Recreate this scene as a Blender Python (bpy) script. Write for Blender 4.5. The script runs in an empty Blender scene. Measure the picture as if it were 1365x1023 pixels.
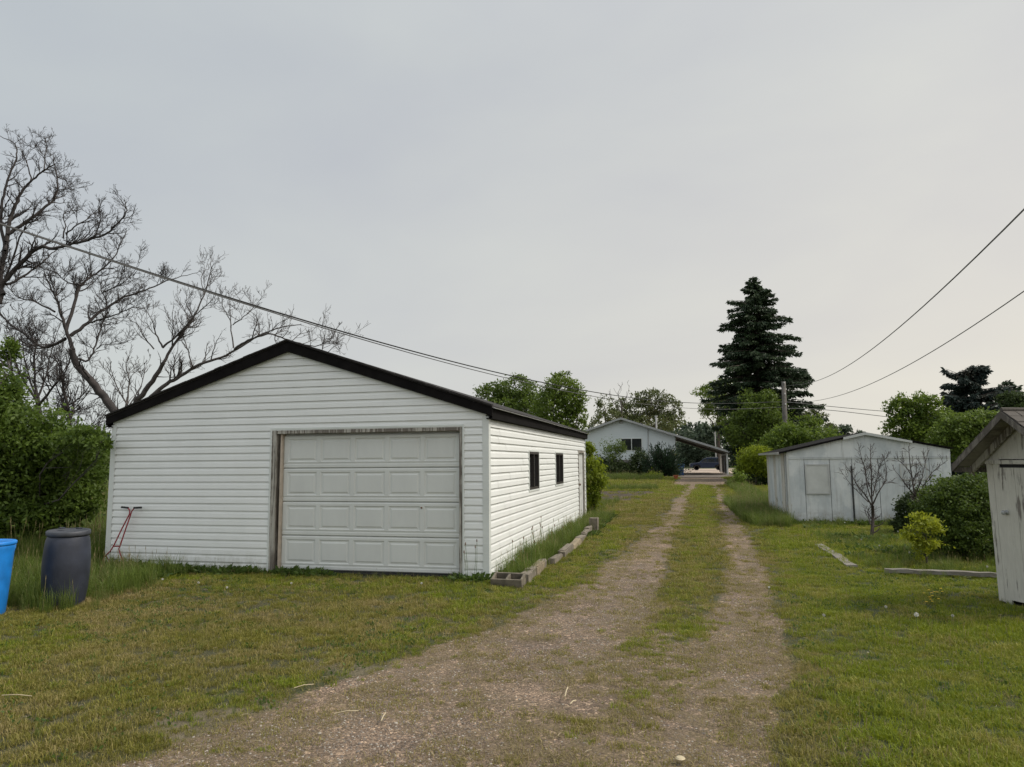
import bpy, math, random
import numpy as np
rnd = random.Random(7)
R_ = np.random.default_rng(11)
PI = math.pi
sc = bpy.context.scene
C = sc.collection
V = lambda *a: np.array(a, float)

# ------------------------------------------------------------------ camera
FPX, PITCH, ROLL, YAW, EYE = 932.5, .1099, -.0085, .2331, 1.65
F = V(-math.sin(YAW)*math.cos(PITCH), math.cos(YAW)*math.cos(PITCH), math.sin(PITCH))
_r = V(math.cos(YAW), math.sin(YAW), 0); _u = np.cross(_r, F)
RR = _r*math.cos(ROLL)+_u*math.sin(ROLL); UU = -_r*math.sin(ROLL)+_u*math.cos(ROLL)
CAMP = V(0, 0, EYE)
def ray(px, py): return F + RR*(px-682.5)/FPX - UU*(py-511.5)/FPX
def at(px, py, Y):                       # point seen at photo pixel (px,py) standing Y metres up the drive
    d = ray(px, py); return CAMP + d*(Y/d[1])
def G(px, py, z=0.0):                    # point of the ground
    d = ray(px, py); return CAMP + d*((z-EYE)/d[2])
def onX(px, py, x):
    d = ray(px, py); return CAMP + d*(x/d[0])
cam = bpy.data.objects.new('camera', bpy.data.cameras.new('camera')); C.objects.link(cam)
from mathutils import Matrix, Vector
M = Matrix(((RR[0], UU[0], -F[0], 0), (RR[1], UU[1], -F[1], 0), (RR[2], UU[2], -F[2], EYE), (0, 0, 0, 1)))
cam.matrix_world = M
cam.data.sensor_width = 36; cam.data.lens = 36*FPX/1365; cam.data.clip_start = .05; cam.data.clip_end = 6000
sc.camera = cam

# ------------------------------------------------------------------ numpy noise
def _h(ix, iy, s): 
    n = (ix.astype(np.int64)*374761393 + iy.astype(np.int64)*668265263 + s*982451653) & 0x7fffffff
    n = ((n ^ (n >> 13))*1274126177) & 0x7fffffff
    return ((n ^ (n >> 16)) & 0xffff)/65535.
def vnoise(x, y, s=0):
    x = np.asarray(x, float); y = np.asarray(y, float)
    ix = np.floor(x); iy = np.floor(y); fx = x-ix; fy = y-iy
    fx = fx*fx*(3-2*fx); fy = fy*fy*(3-2*fy); ix = ix.astype(np.int64); iy = iy.astype(np.int64)
    return (_h(ix, iy, s)*(1-fx)+_h(ix+1, iy, s)*fx)*(1-fy)+(_h(ix, iy+1, s)*(1-fx)+_h(ix+1, iy+1, s)*fx)*fy
def fbm(x, y, s=0, o=4):
    v = 0; a = .5; t = 0
    for k in range(o):
        v = v+a*vnoise(x*2**k+k*17.3, y*2**k+k*9.1, s+k); t += a; a *= .55
    return v/t
def sstep(a, b, x): 
    t = np.clip((x-a)/(b-a), 0, 1); return t*t*(3-2*t)

# ------------------------------------------------------------------ materials
class NT:
    def __init__(s, name):
        s.m = bpy.data.materials.new(name); s.m.use_nodes = True; s.t = s.m.node_tree; s.t.nodes.clear()
        s.out = s.t.nodes.new('ShaderNodeOutputMaterial')
    def n(s, ty, inp=None, **kw):
        x = s.t.nodes.new(ty)
        for k, v in kw.items(): setattr(x, k, v)
        for k, v in (inp or {}).items():
            if isinstance(v, bpy.types.NodeSocket): s.t.links.new(v, x.inputs[k])
            else: x.inputs[k].default_value = v
        return x
    def pos(s, sc=(1, 1, 1), obj=False):
        if obj: src = s.n('ShaderNodeTexCoord').outputs['Object']
        else: src = s.n('ShaderNodeNewGeometry').outputs['Position']
        return s.n('ShaderNodeMapping', {'Vector': src, 'Scale': sc}).outputs[0]
    def noise(s, vec, scale, detail=4, rough=.55, out=0):
        return s.n('ShaderNodeTexNoise', {'Vector': vec, 'Scale': scale, 'Detail': detail, 'Roughness': rough}).outputs[out]
    def ramp(s, fac, stops, interp='LINEAR'):
        r = s.n('ShaderNodeValToRGB', {'Fac': fac}); r.color_ramp.interpolation = interp
        e = r.color_ramp.elements
        while len(e) < len(stops): e.new(.5)
        for q, (p, c) in zip(e, stops):
            q.position = p; q.color = (c, c, c, 1) if not hasattr(c, '__len__') else (*c[:3], 1)
        return r.outputs[0]
    def mix(s, f, a, b, bt='MIX'):
        x = s.n('ShaderNodeMix', data_type='RGBA', blend_type=bt)
        for i, v in ((0, f), (6, a), (7, b)):
            if isinstance(v, bpy.types.NodeSocket): s.t.links.new(v, x.inputs[i])
            elif i == 0: x.inputs[i].default_value = v
            else: x.inputs[i].default_value = (*v[:3], 1)
        return x.outputs[2]
    def math(s, op, a, b=0., c=None):
        x = s.n('ShaderNodeMath', operation=op)
        for i, v in enumerate((a, b) if c is None else (a, b, c)):
            if isinstance(v, bpy.types.NodeSocket): s.t.links.new(v, x.inputs[i])
            else: x.inputs[i].default_value = v
        return x.outputs[0]
    def bump(s, h, strength=.5, dist=.01):
        return s.n('ShaderNodeBump', {'Height': h, 'Strength': strength, 'Distance': dist}).outputs[0]
    def bsdf(s, col, rough=.7, bump=None, **kw):
        i = {'Base Color': col if isinstance(col, bpy.types.NodeSocket) else (*col[:3], 1), 'Roughness': rough}
        if bump is not None: i['Normal'] = bump
        for k, v in kw.items(): i[k.replace('_', ' ')] = v
        b = s.n('ShaderNodeBsdfPrincipled', i); s.t.links.new(b.outputs[0], s.out.inputs[0]); return s.m

MT = {}
def simple(name, col, rough=.6, var=.15, scale=8, bump=.2, **kw):
    n = NT(name); p = n.pos(obj=True)
    f = n.noise(p, scale, 5)
    c = n.mix(n.ramp(f, [(.3, 0.), (.7, 1.)]), tuple(x*(1-var) for x in col), tuple(min(1, x*(1+var)) for x in col))
    MT[name] = n.bsdf(c, rough, n.bump(n.noise(p, scale*6, 3), bump, .004), **kw); return MT[name]

def foliage(name, dark, light, dry=None, dryamt=0., trans=.35, nscale=.8, rough=.55, fleck=None):
    """leaf or blade material: colour varies leaf by leaf (tint), clump by clump (world noise)"""
    n = NT(name)
    t = n.n('ShaderNodeAttribute', attribute_name='tint').outputs['Fac']
    rn = n.n('ShaderNodeObjectInfo').outputs['Random']
    w = n.noise(n.pos(), nscale, 4, .6)
    f = n.math('ADD', n.math('MULTIPLY', t, .55), n.math('ADD', n.math('MULTIPLY', w, .6), n.math('MULTIPLY', rn, .15)))
    c = n.mix(n.ramp(f, [(.3, 0.), (.95, 1.)]), dark, light)
    if dry:
        w2 = n.noise(n.pos(), nscale*1.7, 5, .65)
        m = n.ramp(n.math('ADD', w2, n.math('MULTIPLY', t, .22)), [(.66-dryamt*.3, 0.), (.9-dryamt*.3, 1.)])
        c = n.mix(m, c, dry)
    d = n.n('ShaderNodeBsdfPrincipled', {'Base Color': c, 'Roughness': rough, 'Specular IOR Level': .3})
    tr = n.n('ShaderNodeBsdfTranslucent', {'Color': n.mix(.5, c, tuple(min(1, x*1.5) for x in light))})
    mx = n.n('ShaderNodeMixShader', {0: trans, 1: d.outputs[0], 2: tr.outputs[0]})
    n.t.links.new(mx.outputs[0], n.out.inputs[0]); MT[name] = n.m; return n.m

# vinyl siding
n = NT('vinyl_siding'); p = n.pos()
st = n.noise(n.pos((.8, .8, .25)), 3, 6, .65)
fine = n.noise(n.pos((1.2, 1.2, 9)), 2, 3)
c = n.mix(n.ramp(st, [(.35, 0.), (.75, .35)]), (.80, .82, .81), (.66, .68, .66))
sep = n.n('ShaderNodeSeparateXYZ', {0: n.n('ShaderNodeNewGeometry').outputs['Position']}).outputs[2]
low = n.math('MULTIPLY', n.ramp(sep, [(0.0, 1.), (.35, 0.)]), n.ramp(n.noise(n.pos((1, 1, .6)), 9, 6, .7), [(.42, 0.), (.66, .75)]))
c = n.mix(low, c, (.36, .35, .27))
spk = n.ramp(n.noise(n.pos(), 24, 3, .6), [(.70, 0.), (.76, .5)])
c = n.mix(n.math('MULTIPLY', spk, n.ramp(sep, [(0., 1.), (.8, .1)])), c, (.3, .3, .26))
MT['siding'] = n.bsdf(c, .42, n.bump(n.noise(n.pos((1, 1, 3)), 4, 4), .25, .012))
# house siding, pale blue
n = NT('pale_blue_siding'); c = n.mix(n.noise(n.pos(), 1.2, 5), (.56, .62, .64), (.66, .71, .72))
MT['house_siding'] = n.bsdf(c, .6)
# garage door steel, off white
n = NT('door_paint'); c = n.mix(n.ramp(n.noise(n.pos((1, 1, .4)), 3, 6, .65), [(.35, 0.), (.75, .6)]), (.66, .68, .66), (.56, .575, .56))
MT['door'] = n.bsdf(c, .5, n.bump(n.noise(n.pos((1, 1, 1)), 90, 3), .15, .002))
# weathered wood with remains of white paint
def peeled(name, paint, wood, amt, scale=(14, 14, 1.2), vert=True, s=1.0, obj=False):
    n = NT(name); p = n.pos(scale, obj)
    a = n.noise(p, 1.6*s, 8, .68); b = n.noise(n.pos((1, 1, 1), obj), 2.3*s, 4, .6)
    f = n.math('ADD', n.math('MULTIPLY', a, .75), n.math('MULTIPLY', b, .35))
    m = n.ramp(f, [(amt, 0.), (amt+.05, 1.)])
    grain = n.noise(n.pos(tuple(x*3 for x in scale), obj), 2*s, 6, .7)
    wd = n.mix(grain, tuple(x*.5 for x in wood), tuple(x*1.4 for x in wood))
    pt = n.mix(n.ramp(grain, [(.3, .5), (.6, 0.)]), n.mix(n.noise(n.pos((1,1,1),obj), 5, 5, .6), tuple(x*.78 for x in paint), paint), tuple(x*.6 for x in paint))
    h = n.math('ADD', n.math('MULTIPLY', m, -.8), n.math('MULTIPLY', grain, .6))
    MT[name] = n.bsdf(n.mix(m, pt, wd), .8, n.bump(h, .7, .006))
peeled('peeling_white', (.62, .60, .54), (.20, .18, .16), .605, (11, 11, .9))
peeled('peeling_jamb', (.50, .48, .43), (.16, .14, .12), .52, (20, 20, .8))
peeled('grey_wood', (.20, .18, .155), (.095, .083, .072), .50, (9, 9, 1.5))
peeled('plank_wood', (.30, .28, .25), (.20, .18, .155), .5, (2, 9, 9))
peeled('soffit_wood', (.26, .24, .20), (.15, .13, .11), .55, (1.5, 1.5, 6))
# shed skin: pale blue grey paint with lighter patches and drips
n = NT('shed_paint'); p = n.pos()
a = n.noise(n.pos((1, 1, .7)), 1.1, 6, .6); patch = n.ramp(a, [(.50, 0.), (.54, 1.)])
c = n.mix(n.ramp(n.noise(n.pos((1, 1, .5)), 2.5, 6, .65), [(.35, 0.), (.65, 1.)]), (.42, .46, .48), (.60, .63, .64))
c = n.mix(n.math('MULTIPLY', patch, .5), c, (.70, .72, .71))
dr = n.ramp(n.noise(n.pos((7, 7, .4)), 1.6, 6, .7), [(.54, 0.), (.72, .5)])
c = n.mix(dr, c, (.25, .24, .22))
z = n.n('ShaderNodeSeparateXYZ', {0: n.n('ShaderNodeNewGeometry').outputs['Position']}).outputs[2]
c = n.mix(n.math('MULTIPLY', n.ramp(z, [(0., 1.), (.4, 0.)]), n.ramp(n.noise(p, 6, 6, .7), [(.42, 0.), (.6, .8)])), c, (.22, .20, .17))
MT['shed_paint'] = n.bsdf(c, .6, n.bump(n.noise(p, 3, 5), .35, .03))
# shingles (dark)
n = NT('dark_shingle'); p = n.pos((1, 1, 1), True)
b = n.n('ShaderNodeTexBrick', {'Vector': p, 'Color1': (.014, .012, .011, 1), 'Color2': (.03, .026, .024, 1), 'Mortar': (.012, .011, .01, 1), 'Scale': 1., 'Mortar Size': .006, 'Brick Width': .33, 'Row Height': .14})
c = n.mix(.5, b.outputs[0], n.mix(n.noise(p, 30, 4), (.010, .009, .009), (.035, .03, .028)))
MT['shingle'] = n.bsdf(c, .9, n.bump(n.noise(p, 120, 2), .6, .004))
# wooden shingle grey
n = NT('wood_shingle'); p = n.pos((1, 1, 1), True)
c = n.mix(n.noise(n.pos((20, 3, 3), True), 2, 6, .7), (.030, .026, .023), (.13, .115, .10))
MT['wood_shingle'] = n.bsdf(c, .9, n.bump(n.noise(n.pos((30, 4, 4), True), 2, 6), .6, .01))
simple('fascia_dark', (.010, .009, .009), .95, .3, 6, .4, Specular_IOR_Level=.1)
simple('house_roof', (.20, .195, .19), .9, .2, 2, .2)
simple('white_trim', (.66, .69, .67), .45, .08, 3, .1)
simple('grey_trim', (.42, .43, .42), .6, .12, 3, .2)
simple('drip_metal', (.42, .42, .41), .35, .2, 5, .2, Metallic=.6)
simple('window_frame', (.035, .03, .028), .5, .2, 8, .1)
simple('beige_strip', (.50, .42, .34), .6, .15, 10, .1)
simple('near_black', (.012, .012, .012), .8, .2, 8, .1)
simple('board_white', (.50, .515, .50), .7, .12, 3, .3)
simple('rust', (.16, .09, .055), .8, .4, 20, .3)
simple('red_paint', (.26, .018, .03), .42, .3, 30, .2)
simple('black_grip', (.015, .015, .016), .7, .1, 30, .2)
simple('barrel_grey', (.028, .033, .050), .5, .38, 4, .5)
simple('barrel_lid', (.050, .054, .066), .5, .25, 7, .3)
simple('blue_plastic', (.014, .20, .62), .42, .28, 4, .1)
simple('bin_blue', (.012, .07, .24), .5, .15, 4, .1)
simple('orange_clay', (.42, .12, .05), .7, .15, 8, .1)
simple('concrete', (.19, .165, .13), .9, .30, 14, .8)
simple('concrete_mossy', (.15, .13, .10), .95, .45, 9, .9); simple('concrete_yellow', (.25, .205, .14), .9, .30, 10, .8)
simple('rubber', (.02, .02, .02), .8, .2, 20, .2)
simple('car_dark', (.018, .030, .065), .25, .1, 3, .0, Metallic=.3)
simple('chrome', (.35, .36, .37), .25, .1, 10, .0, Metallic=.9)
simple('car_glass', (.02, .024, .028), .08, .1, 3, .0)
simple('glass_dark', (.022, .025, .026), .04, .2, 2, .0)
simple('lamp_glass', (.5, .5, .5), .2, .1, 10, .0)
simple('wire_black', (.02, .02, .02), .6, .1, 4, 0)
simple('wire_grey', (.10, .10, .10), .6, .1, 4, 0)
simple('pole_wood', (.115, .105, .095), .9, .25, 3, .3)
simple('steel_grey', (.36, .37, .37), .5, .1, 3, .1)
simple('bark_dead', (.045, .038, .036), .9, .45, 5, .5)
simple('bark_pale', (.085, .074, .070), .9, .4, 5, .5)
simple('bark_brown', (.07, .055, .045), .9, .3, 6, .5)
simple('bark_sapling', (.055, .043, .038), .9, .3, 12, .4)
simple('straw', (.50, .42, .28), .8, .25, 10, .1)
simple('puff_white', (.70, .69, .64), .9, .08, 50, .1)
simple('petal_yellow', (.72, .46, .015), .7, .1, 50, .1)
simple('stem_green', (.07, .12, .025), .6, .2, 20, .1)
simple('stone_pale', (.40, .36, .31), .85, .3, 30, .5)
foliage('grass_blade', (.082, .090, .012), (.300, .280, .050), (.36, .28, .13), .31, .30, .55)
foliage('grass_lush', (.060, .100, .006), (.27, .315, .018), (.34, .29, .08), .25, .30, .9)
foliage('grass_tall', (.045, .078, .012), (.17, .23, .04), (.25, .22, .11), .10, .35, .9)
foliage('grass_dry', (.15, .125, .05), (.34, .28, .14), None, 0, .3, .9)
foliage('weed_leaf', (.035, .065, .014), (.10, .155, .030), None, 0, .3, 1.5)
foliage('leaf_bush', (.040, .078, .012), (.17, .235, .035), None, 0, .40, .9)
foliage('leaf_bigbush', (.026, .055, .010), (.125, .185, .028), None, 0, .35, 1.1)  # darker green leaves of the large bush by the garage
foliage('leaf_yellow', (.075, .12, .010), (.25, .30, .025), None, 0, .45, 1.2)
foliage('leaf_lime', (.10, .145, .012), (.34, .37, .03), None, 0, .45, 2)
foliage('leaf_mid', (.034, .066, .012), (.150, .210, .035), None, 0, .35, .5)
foliage('leaf_dull', (.040, .055, .020), (.12, .15, .045), (.16, .14, .08), .1, .35, .5)
foliage('leaf_dark', (.018, .034, .011), (.065, .095, .028), None, 0, .25, .5)
foliage('leaf_deep', (.026, .055, .010), (.115, .165, .025), None, 0, .3, 1.1)
foliage('leaf_spray', (.09, .085, .04), (.17, .155, .08), None, 0, .3, 1)
foliage('needle', (.014, .030, .016), (.055, .085, .038), None, 0, .12, .4)
foliage('needle_blue', (.016, .028, .026), (.055, .078, .062), (.10, .075, .055), .05, .12, .5)
foliage('juniper', (.010, .026, .014), (.035, .065, .030), None, 0, .15, 1.2)
foliage('far_leaf', (.040, .062, .040), (.085, .115, .070), None, 0, .25, .15)  # bluish cast of distant haze is put into the leaf colour

# ------------------------------------------------------------------ mesh building
def nrm(a): 
    a = np.asarray(a, float); return a/(np.linalg.norm(a)+1e-12)
class MB:
    def __init__(s): s.v = []; s.f = []; s.mi = []
    def add(s, vs, fs, mi=0):
        b = len(s.v); s.v.extend([tuple(map(float, q)) for q in vs]); s.f.extend([tuple(b+i for i in f) for f in fs]); s.mi.extend([mi]*len(fs))
    def box(s, c, sx, sy, sz, ax=None, mi=0, jit=0):
        """box centred at c; ax = (ex,ey,ez) unit axes"""
        ex, ey, ez = ax if ax is not None else (V(1, 0, 0), V(0, 1, 0), V(0, 0, 1))
        c = np.asarray(c, float); vs = []
        for k in (-1, 1):
            for j in (-1, 1):
                for i in (-1, 1):
                    q = c+ex*i*sx/2+ey*j*sy/2+ez*k*sz/2
                    if jit: q = q+V(*[rnd.uniform(-jit, jit) for _ in range(3)])
                    vs.append(q)
        s.add(vs, [(0, 2, 3, 1), (4, 5, 7, 6), (0, 1, 5, 4), (2, 6, 7, 3), (0, 4, 6, 2), (1, 3, 7, 5)], mi); return s
    def bx(s, x0, x1, y0, y1, z0, z1, mi=0): return s.box(((x0+x1)/2, (y0+y1)/2, (z0+z1)/2), x1-x0, y1-y0, z1-z0, None, mi)
    def beam(s, a, b, w, h, up=(0, 0, 1), mi=0):
        a = np.asarray(a, float); b = np.asarray(b, float); d = b-a; L = np.linalg.norm(d); d = d/L
        sd = nrm(np.cross(d, up)); u = np.cross(sd, d)
        return s.box((a+b)/2, L, w, h, (d, sd, u), mi)
    def tube(s, pts, rad, n=6, cap=True, mi=0):
        pts = [np.asarray(p, float) for p in pts]; m = len(pts)
        if not hasattr(rad, '__len__'): rad = [rad]*m
        vs = []; ref = None
        for i in range(m):
            t = nrm(pts[min(i+1, m-1)]-pts[max(i-1, 0)])
            if ref is None: ref = V(0, 0, 1) if abs(t[2]) < .9 else V(1, 0, 0)
            a = nrm(ref-t*np.dot(ref, t)); ref = a
            for k in range(n):
                th = 2*PI*k/n; vs.append(pts[i]+rad[i]*(math.cos(th)*a+math.sin(th)*np.cross(t, a)))
        fs = [(i*n+k, i*n+(k+1) % n, (i+1)*n+(k+1) % n, (i+1)*n+k) for i in range(m-1) for k in range(n)]
        if cap: fs += [tuple(range(n-1, -1, -1)), tuple((m-1)*n+k for k in range(n))]
        s.add(vs, fs, mi); return s
    def lathe(s, o, prof, n=28, ax=(0, 0, 1), mi=0):
        ax = nrm(ax); a = nrm(np.cross(ax, (0, 1, .01))); b = np.cross(ax, a); vs = []; m = len(prof)
        for r, z in prof:
            for k in range(n):
                th = 2*PI*k/n; vs.append(np.asarray(o)+ax*z+r*(a*math.cos(th)+b*math.sin(th)))
        fs = [(i*n+k, i*n+(k+1) % n, (i+1)*n+(k+1) % n, (i+1)*n+k) for i in range(m-1) for k in range(n)]
        fs += [tuple(range(n-1, -1, -1)), tuple((m-1)*n+k for k in range(n))]
        s.add(vs, fs, mi); return s
    def prism(s, poly, thick, mi=0):
        """poly: list of 3D points (planar); thick: 3D vector"""
        m = len(poly); t = np.asarray(thick, float)
        vs = [np.asarray(p, float) for p in poly]; vs += [p+t for p in vs[:m]]
        s.add(vs, [tuple(range(m-1, -1, -1)), tuple(range(m, 2*m))]+[(i, (i+1) % m, m+(i+1) % m, m+i) for i in range(m)], mi); return s
    def build(s, name, mats, parent=None, loc=None, smooth=False, bevel=0, attrs=None):
        me = bpy.data.meshes.new(name); me.from_pydata(s.v, [], s.f)
        for m in (mats if isinstance(mats, (list, tuple)) else [mats]): me.materials.append(MT[m])
        if any(s.mi): me.polygons.foreach_set('material_index', s.mi)
        o = bpy.data.objects.new(name, me)
        if loc is not None:
            l = V(*loc); me.transform(Matrix.Translation(tuple(-l))); 
            if parent is None: o.location = tuple(l)
        fin(o, me, parent, smooth, bevel); return o
def fin(o, me, parent, smooth=False, bevel=0):
    me.validate(); me.update(); C.objects.link(o)
    if smooth:
        me.polygons.foreach_set('use_smooth', [True]*len(me.polygons))
    if parent is not None:
        o.parent = parent; l = parent['_loc'] if '_loc' in parent else (0, 0, 0)
        me.transform(Matrix.Translation((-l[0], -l[1], -l[2]))); o['_loc'] = [float(x) for x in l]; LOCS.append(o)
    if bevel:
        b = o.modifiers.new('bevel', 'BEVEL'); b.width = bevel; b.segments = 2; b.limit_method = 'ANGLE'
LOCS = []
def tag(o, label=None, cat=None, group=None, kind=None):
    if label: o['label'] = label
    if cat: o['category'] = cat
    if group: o['group'] = group
    if kind: o['kind'] = kind
    return o
def thing(name, label, cat, loc=(0, 0, 0), group=None):
    o = bpy.data.objects.new(name, None); C.objects.link(o); o.location = tuple(float(x) for x in loc)
    o.empty_display_size = .2; o['_loc'] = [float(x) for x in loc]; LOCS.append(o)
    return tag(o, label, cat, group)

def raw_mesh(name, verts, quads, mat, tint=None, parent=None, tris=False):
    """big numpy mesh. verts Nx3, quads Mx4 (or Mx3)"""
    me = bpy.data.meshes.new(name); k = quads.shape[1]
    v = np.asarray(verts, np.float32)
    if parent is not None: v = v-np.array(parent['_loc'], np.float32)
    me.vertices.add(len(v)); me.vertices.foreach_set('co', v.ravel())
    me.loops.add(quads.size); me.loops.foreach_set('vertex_index', quads.astype(np.int32).ravel())
    me.polygons.add(len(quads)); me.polygons.foreach_set('loop_start', np.arange(0, quads.size, k, dtype=np.int32))
    me.update(calc_edges=True)
    if tint is not None:
        a = me.attributes.new('tint', 'FLOAT', 'POINT'); a.data.foreach_set('value', np.asarray(tint, np.float32))
    for m in (mat if isinstance(mat, (list, tuple)) else [mat]): me.materials.append(MT[m])
    o = bpy.data.objects.new(name, me); C.objects.link(o)
    if parent is not None: o.parent = parent
    return o

def leaf_cloud(P, size, tint, aspect=.5, up=.3, fold=.25, dirs=None, rng=R_, sizevar=.35):
    """P: Nx3 leaf bases -> diamond leaves (4 verts folded). returns verts, quads, tint"""
    N = len(P); d = rng.normal(size=(N, 3))
    if dirs is not None: d = d*.5+dirs
    d[:, 2] -= up*0.5; d /= np.linalg.norm(d, axis=1)[:, None]+1e-9
    q = rng.normal(size=(N, 3)); q[:, 2] += .9; s = np.cross(d, q); s /= np.linalg.norm(s, axis=1)[:, None]+1e-9
    nn = np.cross(d, s); L = (size*(1+sizevar*rng.uniform(-1, 1, N)))[:, None]
    W = L*aspect*.5
    v = np.stack([P, P+d*L*.45+s*W+nn*W*fold, P+d*L, P+d*L*.45-s*W+nn*W*fold], 1).reshape(-1, 3)
    f = np.arange(N*4).reshape(-1, 4)
    return v, f, np.repeat(tint, 4)

def blob_points(blobs, n, rng=R_, clump=.16, per=26, shell=.55):
    """leaf points gathered into clumps in the volume of ellipsoids (cx,cy,cz,rx,ry,rz)"""
    vol = np.array([b[3]*b[4]*b[5] for b in blobs])**(2/3.); vol /= vol.sum()
    P = []; T = []; D = []
    for b, w in zip(blobs, vol):
        nc = max(3, int(n*w/per)); c = np.array(b[:3]); r = np.array(b[3:6])
        d = rng.normal(size=(nc, 3)); d /= np.linalg.norm(d, axis=1)[:, None]
        rad = shell+(1-shell)*rng.uniform(0, 1, nc)**.6; rad *= rng.uniform(.78, 1.12, nc)*np.where(rng.uniform(0, 1, nc) > .86, 1.24, 1)
        cc = d*rad[:, None]
        ctint = rng.uniform(0, 1, nc)
        for k in range(nc):
            m = max(4, int(per*rng.uniform(.5, 1.6))); s = clump*rng.uniform(.6, 1.5)
            q = rng.normal(size=(m, 3))*s*V(1, 1, .75); p = (cc[k]+q)*r+c
            P.append(p); T.append(np.clip(ctint[k]*.7+rng.uniform(0, .3, m), 0, 1)); D.append(np.repeat(d[k][None], m, 0))
    return np.concatenate(P), np.concatenate(T), np.concatenate(D)

def wig(a, b, n, amp, sag=0.):
    a = np.asarray(a, float); b = np.asarray(b, float); L = np.linalg.norm(b-a); out = [a]; off = V(0, 0, 0)
    for i in range(1, n):
        t = i/n; off = off*.6+V(*[rnd.gauss(0, 1) for _ in range(3)])*amp*L
        out.append(a+(b-a)*t+off*math.sin(PI*t)**.5+V(0, 0, sag*L*math.sin(PI*t)))
    out.append(b); return out

def limbs(mb, base, blobs, tr, n=5, seed=0):
    """trunk and limbs reaching each crown blob"""
    top = np.mean([b[:3] for b in blobs], axis=0); base = np.asarray(base, float)
    low = min(b[2]-b[5]*.6 for b in blobs); fork = base+(top-base)*np.clip((low-base[2])/(top[2]-base[2]+1e-6), .15, .6)
    fork[2] = base[2]+(top[2]-base[2])*np.clip((low-base[2])/(top[2]-base[2]+1e-6), .15, .6)
    mb.tube([base-V(0, 0, .1)]+wig(base, fork, 4, .03)+[], [tr*1.4]+[tr*(1.2-.1*i) for i in range(5)], 8)
    for b in blobs:
        c = np.array(b[:3]); w = wig(fork, c, 5, .05, .03); r0 = tr*.55
        mb.tube(w, [r0*(1-.14*i) for i in range(6)], 6)
        for k in range(n):
            a = w[rnd.randint(2, 5)]; d = nrm([rnd.gauss(0, 1), rnd.gauss(0, 1), rnd.gauss(.25, .8)])*np.array(b[3:6])*rnd.uniform(.6, 1.0)
            mb.tube(wig(a, c+d, 4, .07), [tr*.22*(1-.2*i) for i in range(5)], 4)

def plant(name, label, cat, base, blobs, nleaf, leaf, mat, bark='bark_brown', tr=.1, group=None, clump=.16, per=26, aspect=.5, shell=.55, up=.3, crownname='crown', trunkname='trunk', nl=5, dirs=False):
    t = thing(name, label, cat, base, group)
    mb = MB(); limbs(mb, base, blobs, tr, nl); mb.build(trunkname, bark, t, smooth=True)
    P, T, D = blob_points(blobs, nleaf, clump=clump, per=per, shell=shell)
    P[:, 2] = np.maximum(P[:, 2], .02)
    v, f, ti = leaf_cloud(P, leaf, T, aspect, up, dirs=D if dirs else None)
    v[:, 2] = np.maximum(v[:, 2], .004)
    raw_mesh(crownname, v, f, mat, ti, t); return t
def bpx(px, py, Y, rx, ry, ky=1.0):
    """an ellipsoid of foliage: centre seen at (px,py) at Y metres, half sizes in photo pixels -> metres"""
    c = at(px, py, Y); k = np.dot(c-CAMP, F)/FPX
    return (*c, rx*k, rx*k*ky, ry*k)

# ------------------------------------------------------------------ world and sun
w = bpy.data.worlds.new('World'); sc.world = w; w.use_nodes = True; nt = w.node_tree; nt.nodes.clear()
SUN_EL, SUN_AZ = math.radians(50), math.radians(8)          # azimuth measured from +X towards +Y
def wn(ty, inp=None, **kw):
    x = nt.nodes.new(ty)
    for k, v in kw.items(): setattr(x, k, v)
    for k, v in (inp or {}).items():
        if isinstance(v, bpy.types.NodeSocket): nt.links.new(v, x.inputs[k])
        else: x.inputs[k].default_value = v
    return x
def wmix(f, a, b, bt='MIX'):
    x = wn('ShaderNodeMix', data_type='RGBA', blend_type=bt)
    for i, v in ((0, f), (6, a), (7, b)):
        if isinstance(v, bpy.types.NodeSocket): nt.links.new(v, x.inputs[i])
        elif i == 0: x.inputs[i].default_value = v
        else: x.inputs[i].default_value = (*v, 1)
    return x.outputs[2]
def wmath(op, a, b=0.):
    x = wn('ShaderNodeMath', operation=op)
    for i, v in enumerate((a, b)):
        if isinstance(v, bpy.types.NodeSocket): nt.links.new(v, x.inputs[i])
        else: x.inputs[i].default_value = v
    return x.outputs[0]
sky = wn('ShaderNodeTexSky', sky_type='NISHITA', sun_disc=False, sun_elevation=SUN_EL, sun_rotation=PI/2-SUN_AZ, air_density=1., dust_density=6., ozone_density=1.)
tc = wn('ShaderNodeTexCoord').outputs['Generated']
sp = wn('ShaderNodeSeparateXYZ', {0: tc}); X, Y, Z = sp.outputs
side = wmath('ADD', wmath('MULTIPLY', X, .75), wmath('MULTIPLY', Y, .1))           # towards the hidden sun
sidef = wn('ShaderNodeMapRange', {0: side, 1: -.55, 2: .60}).outputs[0]
low = wn('ShaderNodeMapRange', {0: Z, 1: .0, 2: .50}).outputs[0]
cl = wn('ShaderNodeTexNoise', {'Vector': wn('ShaderNodeMapping', {'Vector': tc, 'Scale': (1., 1., 2.6), 'Rotation': (.25, -.35, .2)}).outputs[0], 'Scale': 1.5, 'Detail': 5, 'Roughness': .5, 'Distortion': .3}).outputs[0]
hor = wmix(sidef, (.60, .64, .645), (.84, .775, .685))
zen = wmix(sidef, (.50, .545, .585), (.70, .695, .675))
base = wmix(low, hor, zen)
cf = wn('ShaderNodeMapRange', {0: cl, 1: .32, 2: .70, 3: .93, 4: 1.08}).outputs[0]
base = wmix(1., base, wn('ShaderNodeCombineColor', {0: cf, 1: cf, 2: wmath('MULTIPLY', wmath('ADD', cf, 1.), .5)}).outputs[0], 'MULTIPLY')
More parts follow.
